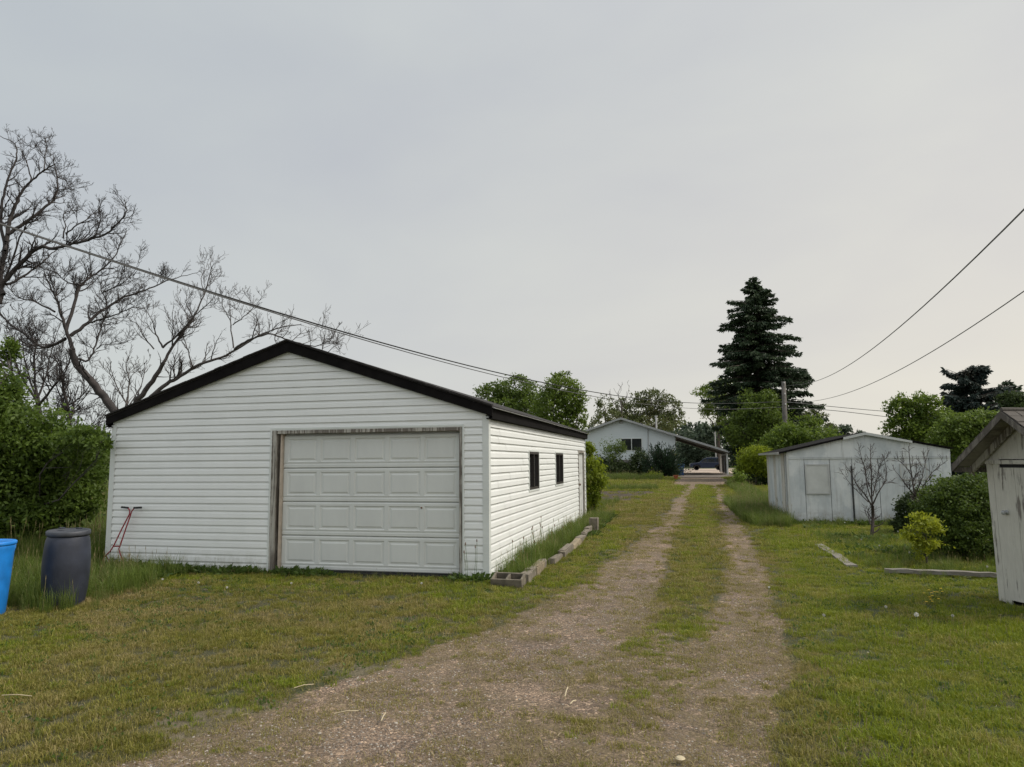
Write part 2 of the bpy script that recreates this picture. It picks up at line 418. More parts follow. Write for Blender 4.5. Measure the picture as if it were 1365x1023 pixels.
# an overcast sky is brightest overhead and towards the sun
up = wn('ShaderNodeMapRange', {0: Z, 1: .52, 2: .95, 3: 1., 4: 1.2}).outputs[0]
hal = wn('ShaderNodeVectorMath', {0: tc, 1: (math.cos(SUN_EL)*math.cos(SUN_AZ), math.cos(SUN_EL)*math.sin(SUN_AZ), math.sin(SUN_EL))}, operation='DOT_PRODUCT').outputs['Value']
halo = wn('ShaderNodeMapRange', {0: hal, 1: .72, 2: 1., 3: 0., 4: 1.0}).outputs[0]
gain = wmath('ADD', up, halo)
# behind the camera the haze is a little brighter than ahead
bk = wn('ShaderNodeMapRange', {0: Y, 1: .1, 2: -.7, 3: 0., 4: 0.25}).outputs[0]
gain = wmath('ADD', gain, bk)
base = wmix(1., base, wn('ShaderNodeCombineColor', {0: gain, 1: gain, 2: gain}).outputs[0], 'MULTIPLY')
bg1 = wn('ShaderNodeBackground', {'Color': base, 'Strength': .93})
bg2 = wn('ShaderNodeBackground', {'Color': sky.outputs[0], 'Strength': .05})
add = wn('ShaderNodeMixShader', {0: .12, 1: bg1.outputs[0], 2: bg2.outputs[0]})
wo = wn('ShaderNodeOutputWorld'); nt.links.new(add.outputs[0], wo.inputs[0])
sl = bpy.data.lights.new('sun', 'SUN'); sl.energy = 2.1; sl.angle = math.radians(8); sl.color = (1., .93, .82)
so = bpy.data.objects.new('sun', sl); C.objects.link(so)
so.rotation_euler = Vector((math.cos(SUN_EL)*math.cos(SUN_AZ), math.cos(SUN_EL)*math.sin(SUN_AZ), math.sin(SUN_EL))).to_track_quat('Z', 'Y').to_euler()
vs = sc.view_settings; vs.view_transform = 'Standard'; vs.look = 'None'; vs.gamma = 1; vs.exposure = 0.21
sc.cycles.max_bounces = 6; sc.cycles.diffuse_bounces = 3; sc.cycles.transparent_max_bounces = 8
sc.render.engine = 'CYCLES'; sc.cycles.denoising_prefilter = 'NONE'

# ------------------------------------------------------------------ ground masks
def poly_x(pts):                                              # photo points on a kerbless edge -> x as a function of y
    q = sorted([tuple(G(*p)[:2]) for p in pts], key=lambda a: a[1]); ys = np.array([a[1] for a in q]); xs = np.array([a[0] for a in q])
    return lambda y: np.interp(y, ys, xs)
eL = poly_x([(60, 1060), (140, 1023), (330, 960), (500, 893), (665, 835), (770, 780), (858, 722), (900, 668), (912, 652), (924, 640)])
iL = poly_x([(930, 650), (922, 660), (906, 700), (893, 745), (872, 800), (850, 840), (800, 885), (700, 1000)])
iR = poly_x([(950, 650), (956, 662), (962, 700), (968, 750), (962, 800), (945, 850), (935, 900), (930, 1023)])
eR = poly_x([(960, 650), (968, 662), (990, 700), (1018, 755), (1040, 820), (1050, 900), (1040, 1023), (1030, 1060)])
def m_gravel(x, y):
    n1 = (fbm(x*1.3, y*1.3, 3, 5)-.5)*1.3; n2 = (fbm(x*6, y*6, 5, 3)-.5)*.5; wv = (n1+n2)*np.clip(.35+y*0, 0, .5)
    s = np.clip(.10+.018*y, .1, .4)
    a = sstep(-s*1.3, s*1.3, x-eL(y)+wv); b = 1-sstep(-s, s, x-eR(y)+wv*.6)
    mid = sstep(-s, s, x-iL(y)+wv*.8)*(1-sstep(-s, s, x-iR(y)-wv*.6))
    mid = mid*(.42*sstep(3.6, 5.2, y+n1*2)*sstep(.42, .62, fbm(x*2.2, y*1.4, 9, 4))+(1-.42*sstep(.42, .62, fbm(x*2.2, y*1.4, 9, 4)))*sstep(6.0, 8.6, y+n1*3))
    mid = np.clip(mid+.0, 0, 1)
    mid = mid*(1-sstep(44, 50, y+n1*4))
    wide = sstep(44, 50, y+n1*4)*sstep(-1, .2, x-eL(y)+.8)*(1-sstep(.2, 1.2, x-eR(y)-.8))
    g = np.maximum(a*b*(1-mid), wide)
    # past the carport everything is bare yard
    return np.clip(g*(y < 72)+0, 0, 1)
def m_tall(x, y):
    n1 = (fbm(x*.8, y*.8, 21, 4)-.5)*1.6
    lx = np.interp(y, [5.5, 6.4, 7.0, 8.2, 9.4, 10], [-7.7, -7.25, -6.75, -6.85, -7.3, -8.4])
    a = 1-sstep(-.25, .25, x-lx+n1*.5)
    b = sstep(6.3, 6.7, y+n1*.3)
    return a*b
def m_soil(x, y):                                              # dug garden patch behind the garage
    n1 = (fbm(x*.9, y*.9, 31, 4)-.5)*1.2
    return sstep(28.0, 29.2, y+n1)*(1-sstep(37, 39, y+n1))*(1-sstep(-.35, .25, x-np.interp(y, [28, 38], [-2.0, -1.1])+n1*.5))*sstep(-11, -10, x)
gy = 9.653; gx = -2.654
def m_lush(x, y):
    n1 = fbm(x*.45, y*.45, 41, 4)
    right = sstep(.35, 1.2, x-np.interp(y, [4, 12, 40], [.0, .6, 2]))
    return np.clip(right*.85+sstep(.52, .75, n1)*.5+sstep(14, 40, y)*.5+.5*sstep(gy-1.9, gy-.4, y+n1)*(x < gx+1.5)*(y < 18)+np.exp(-((x-(iL(y)+iR(y))/2)/.35)**2)*.4, 0, 1)  # greener grass band before the garage also stands in for shade at its foot
def m_bare(x, y):                                              # worn dry patches in the lawn
    n1 = fbm(x*1.1, y*1.1, 51, 5); d1 = np.hypot((x-1.85)/.45, (y-5.45)/.35); d2 = np.hypot((x+2.9)/.9, (y-4.1)/.45)
    p = np.clip(1.1-d1, 0, 1)*.6+np.clip(1.15-d2, 0, 1)*.8
    near_edge = np.exp(-((x-eL(y))/.55)**2)*.35+np.exp(-((x-eR(y))/.4)**2)*.2
    return np.clip(sstep(.60, .78, n1)*.35*(x < .5)+sstep(.3, .7, p*(.5+n1))+near_edge*sstep(.3, .6, n1), 0, 1)

def m_thatch(x, y):                                            # dead grass trodden into the gravel
    n1 = fbm(x*1.6, y*1.2, 87, 5); c = (iL(y)+iR(y))/2; w_ = np.interp(y, [3, 6, 9, 40], [1.5, 1.1, .75, .6])
    a = np.exp(-((x-c)/w_)**2); e = np.exp(-((x-eL(y))/.5)**2)+np.exp(-((x-eR(y))/.35)**2)
    return np.clip((a*1.1+e*.9+.25*(y < 8))*sstep(.3, .62, n1+.08), 0, 1)

# ------------------------------------------------------------------ ground sheet
xs = np.unique(np.round(np.concatenate([-np.geomspace(12, 2500, 34)[::-1], np.arange(-12, 8.01, .10), np.geomspace(8.3, 2500, 34)]), 3))
ys = np.unique(np.round(np.concatenate([-np.geomspace(1, 2500, 16)[::-1], np.arange(0, 2.5, .5), np.arange(2.6, 14, .09), np.geomspace(14, 110, 210), np.geomspace(112, 4000, 30)]), 3))
GX, GY = np.meshgrid(xs, ys); gz = (fbm(GX*2, GY*2, 61, 3)-.5)*.03*np.exp(-np.hypot(GX, GY)/40)
gm = m_gravel(GX, GY); gz = gz-gm*.018
gz = gz-.02*(GY > 60)
nx, ny = len(xs), len(ys); idx = np.arange(nx*ny).reshape(ny, nx)
quads = np.stack([idx[:-1, :-1], idx[:-1, 1:], idx[1:, 1:], idx[1:, :-1]], -1).reshape(-1, 4)
verts = np.stack([GX, GY, gz], -1).reshape(-1, 3)
def gheight(x, y): return (fbm(x*2, y*2, 61, 3)-.5)*.03*np.exp(-np.hypot(x, y)/40)-m_gravel(x, y)*.018
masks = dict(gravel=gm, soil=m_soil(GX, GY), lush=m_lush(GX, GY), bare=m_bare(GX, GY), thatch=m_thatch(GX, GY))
n = NT('ground')
def A(k): return n.n('ShaderNodeAttribute', attribute_name=k).outputs['Fac']
P0 = n.pos()
big = n.noise(P0, .35, 5, .6); midn = n.noise(P0, 3., 6, .65); fi = n.noise(P0, 38, 5, .7)
grass = n.mix(n.ramp(midn, [(.35, 0.), (.7, 1.)]), (.038, .042, .012), (.105, .098, .040))
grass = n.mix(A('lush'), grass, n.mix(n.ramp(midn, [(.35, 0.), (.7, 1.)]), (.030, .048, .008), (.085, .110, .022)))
ff = n.noise(P0, 150, 3, .7)
grass = n.mix(n.math('MULTIPLY', n.ramp(fi, [(.5, 0.), (.75, 1.)]), .5), grass, (.15, .125, .06))
grass = n.mix(n.ramp(ff, [(.42, .75), (.58, 0.)]), grass, (.02, .02, .010))
vor = n.n('ShaderNodeTexVoronoi', {'Vector': P0, 'Scale': 42.}, feature='F1')
vcol = n.n('ShaderNodeSeparateColor', {0: vor.outputs['Color']}).outputs[0]
vor2 = n.n('ShaderNodeTexVoronoi', {'Vector': P0, 'Scale': 110.}, feature='F1')
vcol2 = n.n('ShaderNodeSeparateColor', {0: vor2.outputs['Color']}).outputs[1]
gb = n.mix(n.ramp(n.noise(P0, 1.1, 6, .65), [(.35, 0.), (.68, 1.)]), (.155, .110, .080), (.265, .190, .135))
gb = n.mix(n.ramp(n.noise(P0, .55, 4, .6), [(.45, 0.), (.72, .5)]), gb, (.33, .235, .155))
gb = n.mix(.7, gb, n.ramp(vcol, [(0, (.06, .052, .045)), (.45, (.14, .12, .10)), (.8, (.20, .165, .125)), (.95, (.36, .32, .27))]), 'MIX') if False else gb
st1 = n.ramp(vcol, [(0., .35), (.5, .85), (.85, 1.15), (1., 2.6)]); st2 = n.ramp(vcol2, [(0., .3), (.5, .9), (.88, 1.2), (1., 2.6)])
gb = n.mix(1., n.mix(1., gb, n.mix(.75, (1, 1, 1), st1), 'MULTIPLY'), n.mix(.8, (1, 1, 1), st2), 'MULTIPLY')
gb = n.mix(n.math('MULTIPLY', n.ramp(n.noise(P0, 2.3, 6, .7), [(.52, 0.), (.68, 1.)]), .4), gb, (.135, .110, .060))
thn = n.math('MULTIPLY', A('thatch'), n.ramp(n.noise(P0, 5., 6, .7), [(.34, 0.), (.6, 1.)]))
gb = n.mix(n.math('MULTIPLY', thn, .8), gb, n.mix(fi, (.070, .052, .026), (.215, .165, .085)))
bareC = n.mix(n.ramp(midn, [(.3, 0.), (.7, 1.)]), (.12, .095, .05), (.24, .20, .135))
bareC = n.mix(n.ramp(ff, [(.42, .7), (.56, 0.)]), bareC, (.05, .042, .026))
fiw = n.math('MULTIPLY', n.math('SUBTRACT', fi, .5), .9)
edge = n.ramp(n.math('ADD', A('gravel'), fiw), [(.40, 0.), (.60, 1.)])
bm = n.ramp(n.math('ADD', A('bare'), fiw), [(.35, 0.), (.70, 1.)])
col = n.mix(n.math('MULTIPLY', bm, .85), grass, bareC)
col = n.mix(edge, col, gb)
col = n.mix(A('soil'), col, n.mix(fi, (.030, .021, .013), (.085, .062, .042)))
hh = n.math('ADD', n.math('MULTIPLY', vor.outputs['Distance'], -1.2), n.math('MULTIPLY', fi, 1.4))
MT['ground'] = n.bsdf(col, .95, n.bump(hh, .75, .012))
def sheet(name, sel):
    q = quads[sel]; used = np.unique(q); remap = np.full(nx*ny, -1); remap[used] = np.arange(len(used))
    o = raw_mesh(name, verts[used], remap[q], 'ground')
    for k, a in masks.items():
        at_ = o.data.attributes.new(k, 'FLOAT', 'POINT'); at_.data.foreach_set('value', a.reshape(-1)[used].astype(np.float32))
    o.data.polygons.foreach_set('use_smooth', [True]*len(o.data.polygons))
    tag(o, kind='structure'); return o
fg = gm.reshape(-1)[quads].mean(1) > .5; fs = masks['soil'].reshape(-1)[quads].mean(1) > .5
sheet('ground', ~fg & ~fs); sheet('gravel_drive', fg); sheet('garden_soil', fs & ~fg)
# yard beyond the carport and the street
n = NT('street_dirt'); c = n.mix(n.noise(n.pos(), .6, 6, .6), (.36, .28, .225), (.50, .41, .335)); MT['street'] = n.bsdf(c, .95)
n = NT('apron'); c = n.mix(n.ramp(n.noise(n.pos((1, .4, 1)), .8, 6, .65), [(.4, 0.), (.65, 1.)]), (.085, .070, .055), (.17, .14, .12)); MT['apron'] = n.bsdf(c, .95)
def patch(name, x0, x1, y0, y1, z, mat):
    mb = MB(); mb.add([(x0, y0, z), (x1, y0, z), (x1, y1, z), (x0, y1, z)], [(0, 1, 2, 3)]); return tag(mb.build(name, mat), kind='structure')
patch('yard', -4, 5.2, 66, 84, .004, 'apron')
patch('street', -160, 190, 84.2, 125, .008, 'street')

# ------------------------------------------------------------------ lap siding
def siding(mb, O, ex, nn, zlo, zhi, xl, xr, course=.1107, holes=(), prof=None, mi=0):
    O = np.asarray(O, float); ex = np.asarray(ex, float); nn = np.asarray(nn, float); prof = prof or ((0, -.003), (.006, -.003), (.006, .019), (.070, .013), (.092, .004), (1, .003))
    k = 0; z = zlo
    while z < zhi-1e-6:
        z1 = min(z+course, zhi); zc = (z+z1)/2
        hs = sorted([h for h in holes if h[2] < zc < h[3]])
        rows = [(z+(r if r < 1 else z1-z), o) for r, o in prof if (r < z1-z or r == 1)]
        for j in range(len(hs)+1):
            vs = []
            am = hs[j-1][1] if j > 0 else xl(zc); bm_ = hs[j][0] if j < len(hs) else xr(zc)
            cuts = [-1e9]; xc = am+rnd.uniform(.5, 3.6)
            while xc < bm_-.4 and course < .2: cuts.append(xc); xc += rnd.uniform(2.6, 3.7)
            cuts.append(1e9)
            for ci in range(len(cuts)-1):                      # overlapping lengths of vinyl
                pr_ = .003*(ci % 2); vs = []; wob = rnd.uniform(-.0005, .0005)
                for zz, off in rows:
                    a = hs[j-1][1] if j > 0 else xl(zz); b = hs[j][0] if j < len(hs) else xr(zz)
                    a = max(a, cuts[ci]-(.01 if pr_ else 0)); b = min(b, cuts[ci+1]+(.01 if pr_ else 0))
                    if b < a: b = a = (a+b)/2
                    vs += [O+ex*a+nn*(off+pr_)+V(0, 0, zz+wob), O+ex*b+nn*(off+pr_)+V(0, 0, zz-wob)]
                m = len(rows); mb.add(vs, [(2*i, 2*i+1, 2*i+3, 2*i+2) for i in range(m-1)], mi)
        z = z1; k += 1

# ------------------------------------------------------------------ white garage
gx, gy, GW, GL, GE, GA = -2.654, 9.653, 6.353, 10.48, 2.324, 3.353
t = thing('garage', 'long white vinyl sided garage with black gable roof and white overhead door', 'garage', (gx-GW/2, gy+GL/2, 0))
gl = gx-GW; slope = (GA-GE)/(GW/2)
d0, d1, dh = gx-3.38, gx-.394, 2.10                        # door opening
sx = lambda z: max(0., (z-GE)/slope)
def pan(o, h): pass
mb = MB(); siding(mb, (0, gy, 0), (1, 0, 0), (0, -1, 0), .03, GA, lambda z: gl+.02+sx(z), lambda z: gx-.02-sx(z), holes=[(d0-.05, d1+.05, -1, dh+.05)])
mb.bx(gl+.02, d0-.05, gy+.004, gy+.10, .0, GE); mb.bx(d1+.05, gx-.02, gy+.004, gy+.10, 0, GE); mb.bx(d0-.05, d1+.05, gy+.004, gy+.1, dh+.06, GE)
mb.prism([(gl+.02, gy+.004, GE), (gx-.02, gy+.004, GE), (gx-GW/2, gy+.004, GA)], (0, .09, 0))
mb.build('wall', 'siding', t)
wins = [(2.725, 3.613, 1.122, 1.811), (5.49, 6.49, 1.122, 1.811)]
s0 = onX(769.6, 600.5, gx)[1]-gy; s1 = onX(777.3, 600.5, gx)[1]-gy; s1 = min(s1, GL-.12); s0 = min(s0, s1-.8); sz = onX(771, 601, gx)[2]
mb = MB(); siding(mb, (gx, gy, 0), (0, 1, 0), (1, 0, 0), .03, GE-.10, lambda z: .02, lambda z: GL-.02, holes=[(a-.02, b+.02, c-.02, d+.02) for a, b, c, d in wins]+[(s0, s1, -1, sz)])
prev = .1
for a, b, c, d in wins+[(s0, s1, 0, sz)]:
    mb.bx(gx-.1, gx-.004, gy+prev, gy+a, .0, GE-.02); mb.bx(gx-.1, gx-.004, gy+a, gy+b, 0, c); mb.bx(gx-.1, gx-.004, gy+a, gy+b, d, GE-.02); prev = b
mb.bx(gx-.1, gx-.004, gy+prev, gy+GL-.1, 0, GE-.02); mb.build('wall', 'siding', t)
mb = MB(); siding(mb, (gl, gy+GL, 0), (0, -1, 0), (-1, 0, 0), .03, GE-.10, lambda z: .02, lambda z: GL-.02); mb.bx(gl+.004, gl+.1, gy+.1, gy+GL-.1, 0, GE-.02); mb.build('wall', 'siding', t)
mb = MB(); siding(mb, (0, gy+GL, 0), (1, 0, 0), (0, 1, 0), .03, GA, lambda z: gl+.02+sx(z), lambda z: gx-.02-sx(z)); mb.bx(gl+.02, gx-.02, gy+GL-.1, gy+GL-.004, 0, GE); mb.prism([(gl+.02, gy+GL-.094, GE), (gx-.02, gy+GL-.094, GE), (gx-GW/2, gy+GL-.094, GA)], (0, .09, 0)); mb.build('wall', 'siding', t)
mb = MB(); mb.bx(gl+.03, gx-.03, gy+.03, gy+GL-.03, -.05, .028); mb.build('foundation', 'near_black', t)
for X0, Y0, sxn, syn in ((gx, gy, 1, -1), (gl, gy, -1, -1), (gx, gy+GL, 1, 1), (gl, gy+GL, -1, 1)):
    mb = MB(); e = .022
    mb.bx(min(X0+sxn*e, X0-sxn*.075), max(X0+sxn*e, X0-sxn*.075), min(Y0+syn*e, Y0+syn*(e-.006)), max(Y0+syn*e, Y0+syn*(e-.006)), .0, GE-.04)
    mb.bx(min(X0+sxn*e, X0+sxn*(e-.006)), max(X0+sxn*e, X0+sxn*(e-.006)), min(Y0+syn*(e-.007), Y0-syn*.075), max(Y0+syn*(e-.007), Y0-syn*.075), .0, GE-.04)
    mb.build('corner_trim', 'white_trim', t, bevel=.003)
# roof
roof = MB(); ov, eo = .085, .09; xm = gx-GW/2; th = .075
def slab(sg):
    xe = xm+sg*(GW/2+eo); ze = GE-slope*eo+.14; zr = GA+.185
    y0, y1 = gy-ov, gy+GL+ov
    ny_ = 24; vs = []
    for j in range(ny_+1):
        y = y0+(y1-y0)*j/ny_; wz = rnd.uniform(-.006, .006)
        vs += [(xm, y, zr), (xe, y, ze+wz), (xe, y, ze+wz-.03), (xm, y, zr-.03)]
    fs = [(4*j+i, 4*j+(i+1) % 4, 4*j+4+(i+1) % 4, 4*j+4+i) for j in range(ny_) for i in (0, 1, 2)]+[(0, 3, 2, 1), (4*ny_, 4*ny_+1, 4*ny_+2, 4*ny_+3)]
    roof.add(vs, fs)
slab(1); slab(-1)
ro = roof.build('roof', 'shingle', t)
mb = MB()
RT = lambda x: GA+.178-(slope+(.040)/(GW/2+eo))*abs(x-xm)
for yy in (gy-ov-.012, gy-ov+.03, gy-ov+.07):                # stacked shingle edges along the rake, a little uneven
    for sg in (-1, 1):
        N = 26
        for i in range(N):
            a = i/N; b = (i+.97)/N; zz = rnd.uniform(0, .008)
            xa = xm+sg*(GW/2+eo)*a; xb = xm+sg*(GW/2+eo)*b
            mb.beam((xa, yy, RT(xa)+zz), (xb, yy, RT(xb)+zz), .03, .022)
mb.build('shingle_edge', 'shingle', ro)
for yy, sg in ((gy-ov+.004, -1), (gy-ov+.004, 1), (gy+GL+ov-.024, -1), (gy+GL+ov-.024, 1)):
    mb = MB(); xe = xm+sg*(GW/2+eo-.003)
    mb.prism([(xm, yy, GA+.150), (xe, yy, GE-slope*eo+.108), (xe, yy, GE-slope*eo-.015), (xm, yy, GA-.005)], (0, .02, 0)); mb.build('rake_board', 'fascia_dark', t)
    if yy < gy:
        mb = MB(); mb.prism([(xm, gy-.028, GA+.01), (xm+sg*(GW/2-.01), gy-.028, GE+.02), (xm+sg*(GW/2-.01), gy-.028, GE-.030), (xm, gy-.028, GA-.022)], (0, .022, 0)); mb.build('channel_trim', 'white_trim', t)
for sg in (-1, 1):
    xe = xm+sg*(GW/2+eo); zz = GE-slope*eo
    mb = MB(); mb.bx(min(xe-sg*.025, xe-sg*.005), max(xe-sg*.025, xe-sg*.005), gy-ov+.03, gy+GL+ov-.03, zz-.045, zz+.105); mb.bx(min(xe-sg*.03, xe-sg*.095), max(xe-sg*.03, xe-sg*.095), gy-ov+.03, gy+GL+ov-.03, zz-.05, zz-.035); mb.build('eave_board', 'fascia_dark', t)
    mb = MB()
    yq = gy-ov+.02
    while yq < gy+GL:
        L = rnd.uniform(1.6, 3.0); mb.box((xe+sg*.018, min(yq+L/2, gy+GL), zz+.108+rnd.uniform(-.004, .004)), .055, L-.02, .008, (nrm((1, 0, -sg*.35)), V(0, 1, 0), nrm((sg*.35, 0, 1)))); yq += L
    mb.build('drip_edge', 'drip_metal', t)
# door frame, weathered
def jamb(nm, x0, x1, y0, y1, z0, z1, mat='peeling_jamb'):
    mb = MB(); mb.bx(x0, x1, y0, y1, z0, z1); return mb.build(nm, mat, t, bevel=.003)
jamb('door_jamb', d0-.050, d0+.022, gy-.020, gy+.14, 0, dh+.05); jamb('door_jamb', d1-.03, d1+.02, gy-.012, gy+.14, 0, dh+.05)
jamb('door_head', d0+.037, d1-.032, gy-.018, gy+.14, dh-.012, dh+.045)
jamb('channel_trim', d0-.080, d0-.052, gy-.026, gy+.01, .02, dh+.08, 'white_trim'); jamb('channel_trim', d1+.022, d1+.05, gy-.026, gy+.01, .02, dh+.08, 'white_trim'); jamb('channel_trim', d0-.052, d1+.022, gy-.026, gy+.01, dh+.048, dh+.08, 'white_trim')
jamb('door_stop', d0+.065, d0+.095, gy+.03, gy+.14, 0, dh-.014, 'beige_strip'); jamb('gap_seal', d0+.037, d0+.063, gy+.10, gy+.14, 0, dh-.014, 'near_black')
# overhead door: four sections of five raised panels, pressed into the steel
dx0, dx1 = d0+.10, d1-.034; dw = dx1-dx0; secs = 4; shh = (dh-.03-.05)/secs
door = MB(); door.bx(dx0, dx1, gy+.125, gy+.145, .03, dh-.012); do = door.build('garage_door', 'door', t)
for s_ in range(secs):
    mb = MB(); z0 = .05+s_*shh; z1 = z0+shh-.006; yf = gy+.085
    mrg = .035; pw = (dw-2*mrg)/5
    def q(x0, x1, za, zb, y0, y1): mb.add([(x0, y0, za), (x1, y0, za), (x1, y1, zb), (x0, y1, zb)], [(0, 1, 2, 3)])
    q(dx0, dx1, z0, z0+.012, yf+.014, yf); q(dx0, dx1, z0+.012, z0+.05, yf, yf); q(dx0, dx1, z0+.05, z0+.056, yf, yf+.006); q(dx0, dx1, z0+.056, z0+.075, yf+.006, yf+.006); q(dx0, dx1, z0+.075, z0+.081, yf+.006, yf)
    za, zb = z0+.095, z1-.055; q(dx0, dx1, z0+.081, za, yf, yf); q(dx0, dx1, zb, z1-.02, yf, yf); q(dx0, dx1, z1-.02, z1-.008, yf, yf+.008); q(dx0, dx1, z1-.008, z1, yf+.008, yf+.016)
    xp = dx0
    for k in range(5):
        a = dx0+mrg+k*pw+.032; b = a+pw-.064
        q(xp, a, za, zb, yf, yf)
        rings = [(0, 0), (.012, .012), (.030, .012), (.052, .002), (.056, .002)]
        for (i0, o0), (i1, o1) in zip(rings, rings[1:]):
            A_ = [(a+i0, yf+o0, za+i0), (b-i0, yf+o0, za+i0), (b-i0, yf+o0, zb-i0), (a+i0, yf+o0, zb-i0)]
            B_ = [(a+i1, yf+o1, za+i1), (b-i1, yf+o1, za+i1), (b-i1, yf+o1, zb-i1), (a+i1, yf+o1, zb-i1)]
            mb.add(A_+B_, [(i, (i+1) % 4, 4+(i+1) % 4, 4+i) for i in range(4)])
        mb.add(B_, [(0, 1, 2, 3)]); xp = b
    q(xp, dx1, za, zb, yf, yf)
    mb.build('door_section', 'door', do)
mb = MB(); mb.bx(dx0, dx1, gy+.08, gy+.12, .012, .046); mb.build('bottom_seal', 'rubber', do)
mb = MB(); mb.lathe((dx0+dw*.79, gy+.088, .98), [(.012, 0), (.014, .012), (.006, .018)], 10, (0, -1, 0)); mb.build('keyhole', 'rust', do)
# side windows
for a, b, c, d in wins:
    mb = MB()
    y0, y1 = gy+a, gy+b; f = .045
    for (ya, yb, za, zb) in ((y0, y1, c, c+f), (y0, y1, d-f, d), (y0, y0+f, c+f, d-f), (y1-f, y1, c+f, d-f), ((y0+y1)/2-.02, (y0+y1)/2+.02, c+f, d-f)):
        mb.bx(gx-.06, gx+.024, ya, yb, za, zb)
    wf = mb.build('window', 'window_frame', t)
    mb = MB(); mb.bx(gx-.05, gx-.035, y0+f, y1-f, c+f, d-f); mb.build('pane', 'glass_dark', wf)
    mb = MB(); e = .03
    for (ya, yb, za, zb) in ((y0-e, y1+e, c-e, c), (y0-e, y1+e, d, d+e), (y0-e, y0, c, d), (y1, y1+e, c, d)): mb.bx(gx-.01, gx+.028, ya, yb, za, zb)
    mb.build('trim', 'white_trim', wf)
mb = MB(); mb.bx(gx-.05, gx-.02, gy+s0+.06, gy+s1-.06, .05, sz-.06)
for i in range(3): mb.bx(gx-.022, gx-.008, gy+s0+.18, gy+s1-.18, .2+i*.55, .6+i*.55)
sd = mb.build('side_door', 'board_white', t)
mb = MB(); mb.bx(gx-.05, gx+.03, gy+s0, gy+s0+.06, .03, sz); mb.bx(gx-.05, gx+.03, gy+s1-.06, gy+s1, .03, sz); mb.bx(gx-.05, gx+.03, gy+s0+.06, gy+s1-.06, sz-.06, sz); mb.build('door_frame', 'peeling_jamb', sd)
mb = MB(); mb.lathe((gx-.02, gy+s0+.14, 1.0), [(.01, 0), (.01, .03), (.03, .04), (.03, .07), (.01, .08)], 12, (1, 0, 0)); mb.build('knob', 'rust', sd, smooth=True)

# ------------------------------------------------------------------ red hand cultivator
t = thing('hand_cultivator', 'red tubular hand cultivator with black grips leaning on white garage wall', 'garden tool', (*at(158, 750, 9.35)[:2], 0))
Yt = 9.56
def rp(x, y, Y): return at(x, y, Y)
top = rp(173.5, 684, Yt)
def bar(nm, pts, r, mat='red_paint', n_=8):
    mb = MB(); mb.tube(pts, r, n_); return mb.build(nm, mat, t, smooth=True)
bar('frame_bar', [rp(170.5, 677.5, Yt), rp(173, 680.5, Yt), rp(172.5, 686, Yt-.005), rp(162, 706, Yt-.04), rp(152, 727, Yt-.08), rp(147, 735, Yt-.10), rp(139, 743, Yt-.13)], .010)
bar('frame_bar', [rp(179, 677.5, Yt), rp(175.5, 682, Yt), rp(174, 687, Yt), rp(167, 707, Yt-.04), rp(160, 728, Yt-.08), rp(158.3, 732, Yt-.09), rp(161, 741, Yt-.11), rp(165, 750, Yt-.14)], .010)
bar('cross_bar', [rp(151.5, 728.5, Yt-.08), rp(160, 728.5, Yt-.08)], .010)
bar('grip', [rp(162, 676.3, Yt), rp(171, 677.3, Yt)], .016, 'black_grip'); bar('grip', [rp(178.5, 677.3, Yt), rp(188.5, 676.8, Yt)], .016, 'black_grip')
bar('tine', [rp(139, 743, Yt-.13), rp(137, 748, Yt-.2), rp(139, 756, Yt-.24)], .009, 'rust'); bar('tine', [rp(141, 741, Yt-.13), rp(146, 748, Yt-.2), rp(147, 757, Yt-.24)], .009, 'rust')
wc = rp(165, 755, Yt-.2); mb = MB()
ring = [(.06+.012*math.cos(a), .012*math.sin(a)) for a in np.linspace(0, 2*PI, 9)]
mb.lathe(wc, ring, 24, (1, .2, 0)); mb.lathe(wc-V(.015, 0, 0), [(.015, 0), (.015, .03)], 10, (1, .2, 0))
for k in range(3):
    a = k*PI/3; dd = V(0, math.cos(a), math.sin(a))*.06; mb.tube([wc-dd, wc+dd], .005, 5)
mb.build('wheel', 'rust', t)

# ------------------------------------------------------------------ barrels
bc = V(-7.18, 7.08, -.03); BS = .81
t = thing('barrel', 'dark grey plastic barrel with flat lid in tall grass, leaning slightly', 'barrel', bc)
ax = nrm((-.015, 0, 1)); ax = nrm((.03, -.02, 1))
mb = MB(); mb.lathe(bc, [(r*BS, z) for r, z in [(.235, 0), (.258, .03), (.272, .10), (.290, .20), (.302, .32), (.307, .42), (.308, .50), (.304, .60), (.294, .71), (.281, .79), (.268, .825), (.262, .84)]], 44, ax); mb.build('body', 'barrel_grey', t, smooth=True)
mb = MB(); mb.lathe(bc+ax*.862, [(r*BS*1.02, z-.02) for r, z in [(.272, 0), (.280, .012), (.280, .05), (.270, .058), (.24, .060), (.232, .044), (.06, .046), (.01, .048)]], 44, ax); mb.build('lid', 'barrel_lid', t, smooth=True)
for dx_ in (.12, -.13):
    mb = MB(); mb.lathe(bc+ax*.912+V(dx_, .03, 0), [(.035, 0), (.035, .012), (.02, .013)], 14, ax); mb.build('bung', 'barrel_grey', t)
bb = V(*at(-27, 812, 6.35)); bb[2] = 0
t = thing('tub', 'bright blue plastic tub tapering to its foot beside grey barrel', 'tub', bb)
mb = MB(); H = .92
mb.lathe(bb, [(.225, 0), (.235, .02), (.252, .25), (.268, .5), (.280, .68), (.290, .72), (.292, .76), (.286, .78), (.270, .78), (.266, .72), (.20, .05)], 44); mb.build('body', 'blue_plastic', t, smooth=True)
mb = MB()
mb.lathe(bb+V(0, 0, .765), [(.296, 0), (.300, .01), (.300, .032), (.290, .040), (.26, .042), (.25, .034), (.02, .038)], 44); mb.build('lid', 'blue_plastic', t, smooth=True)

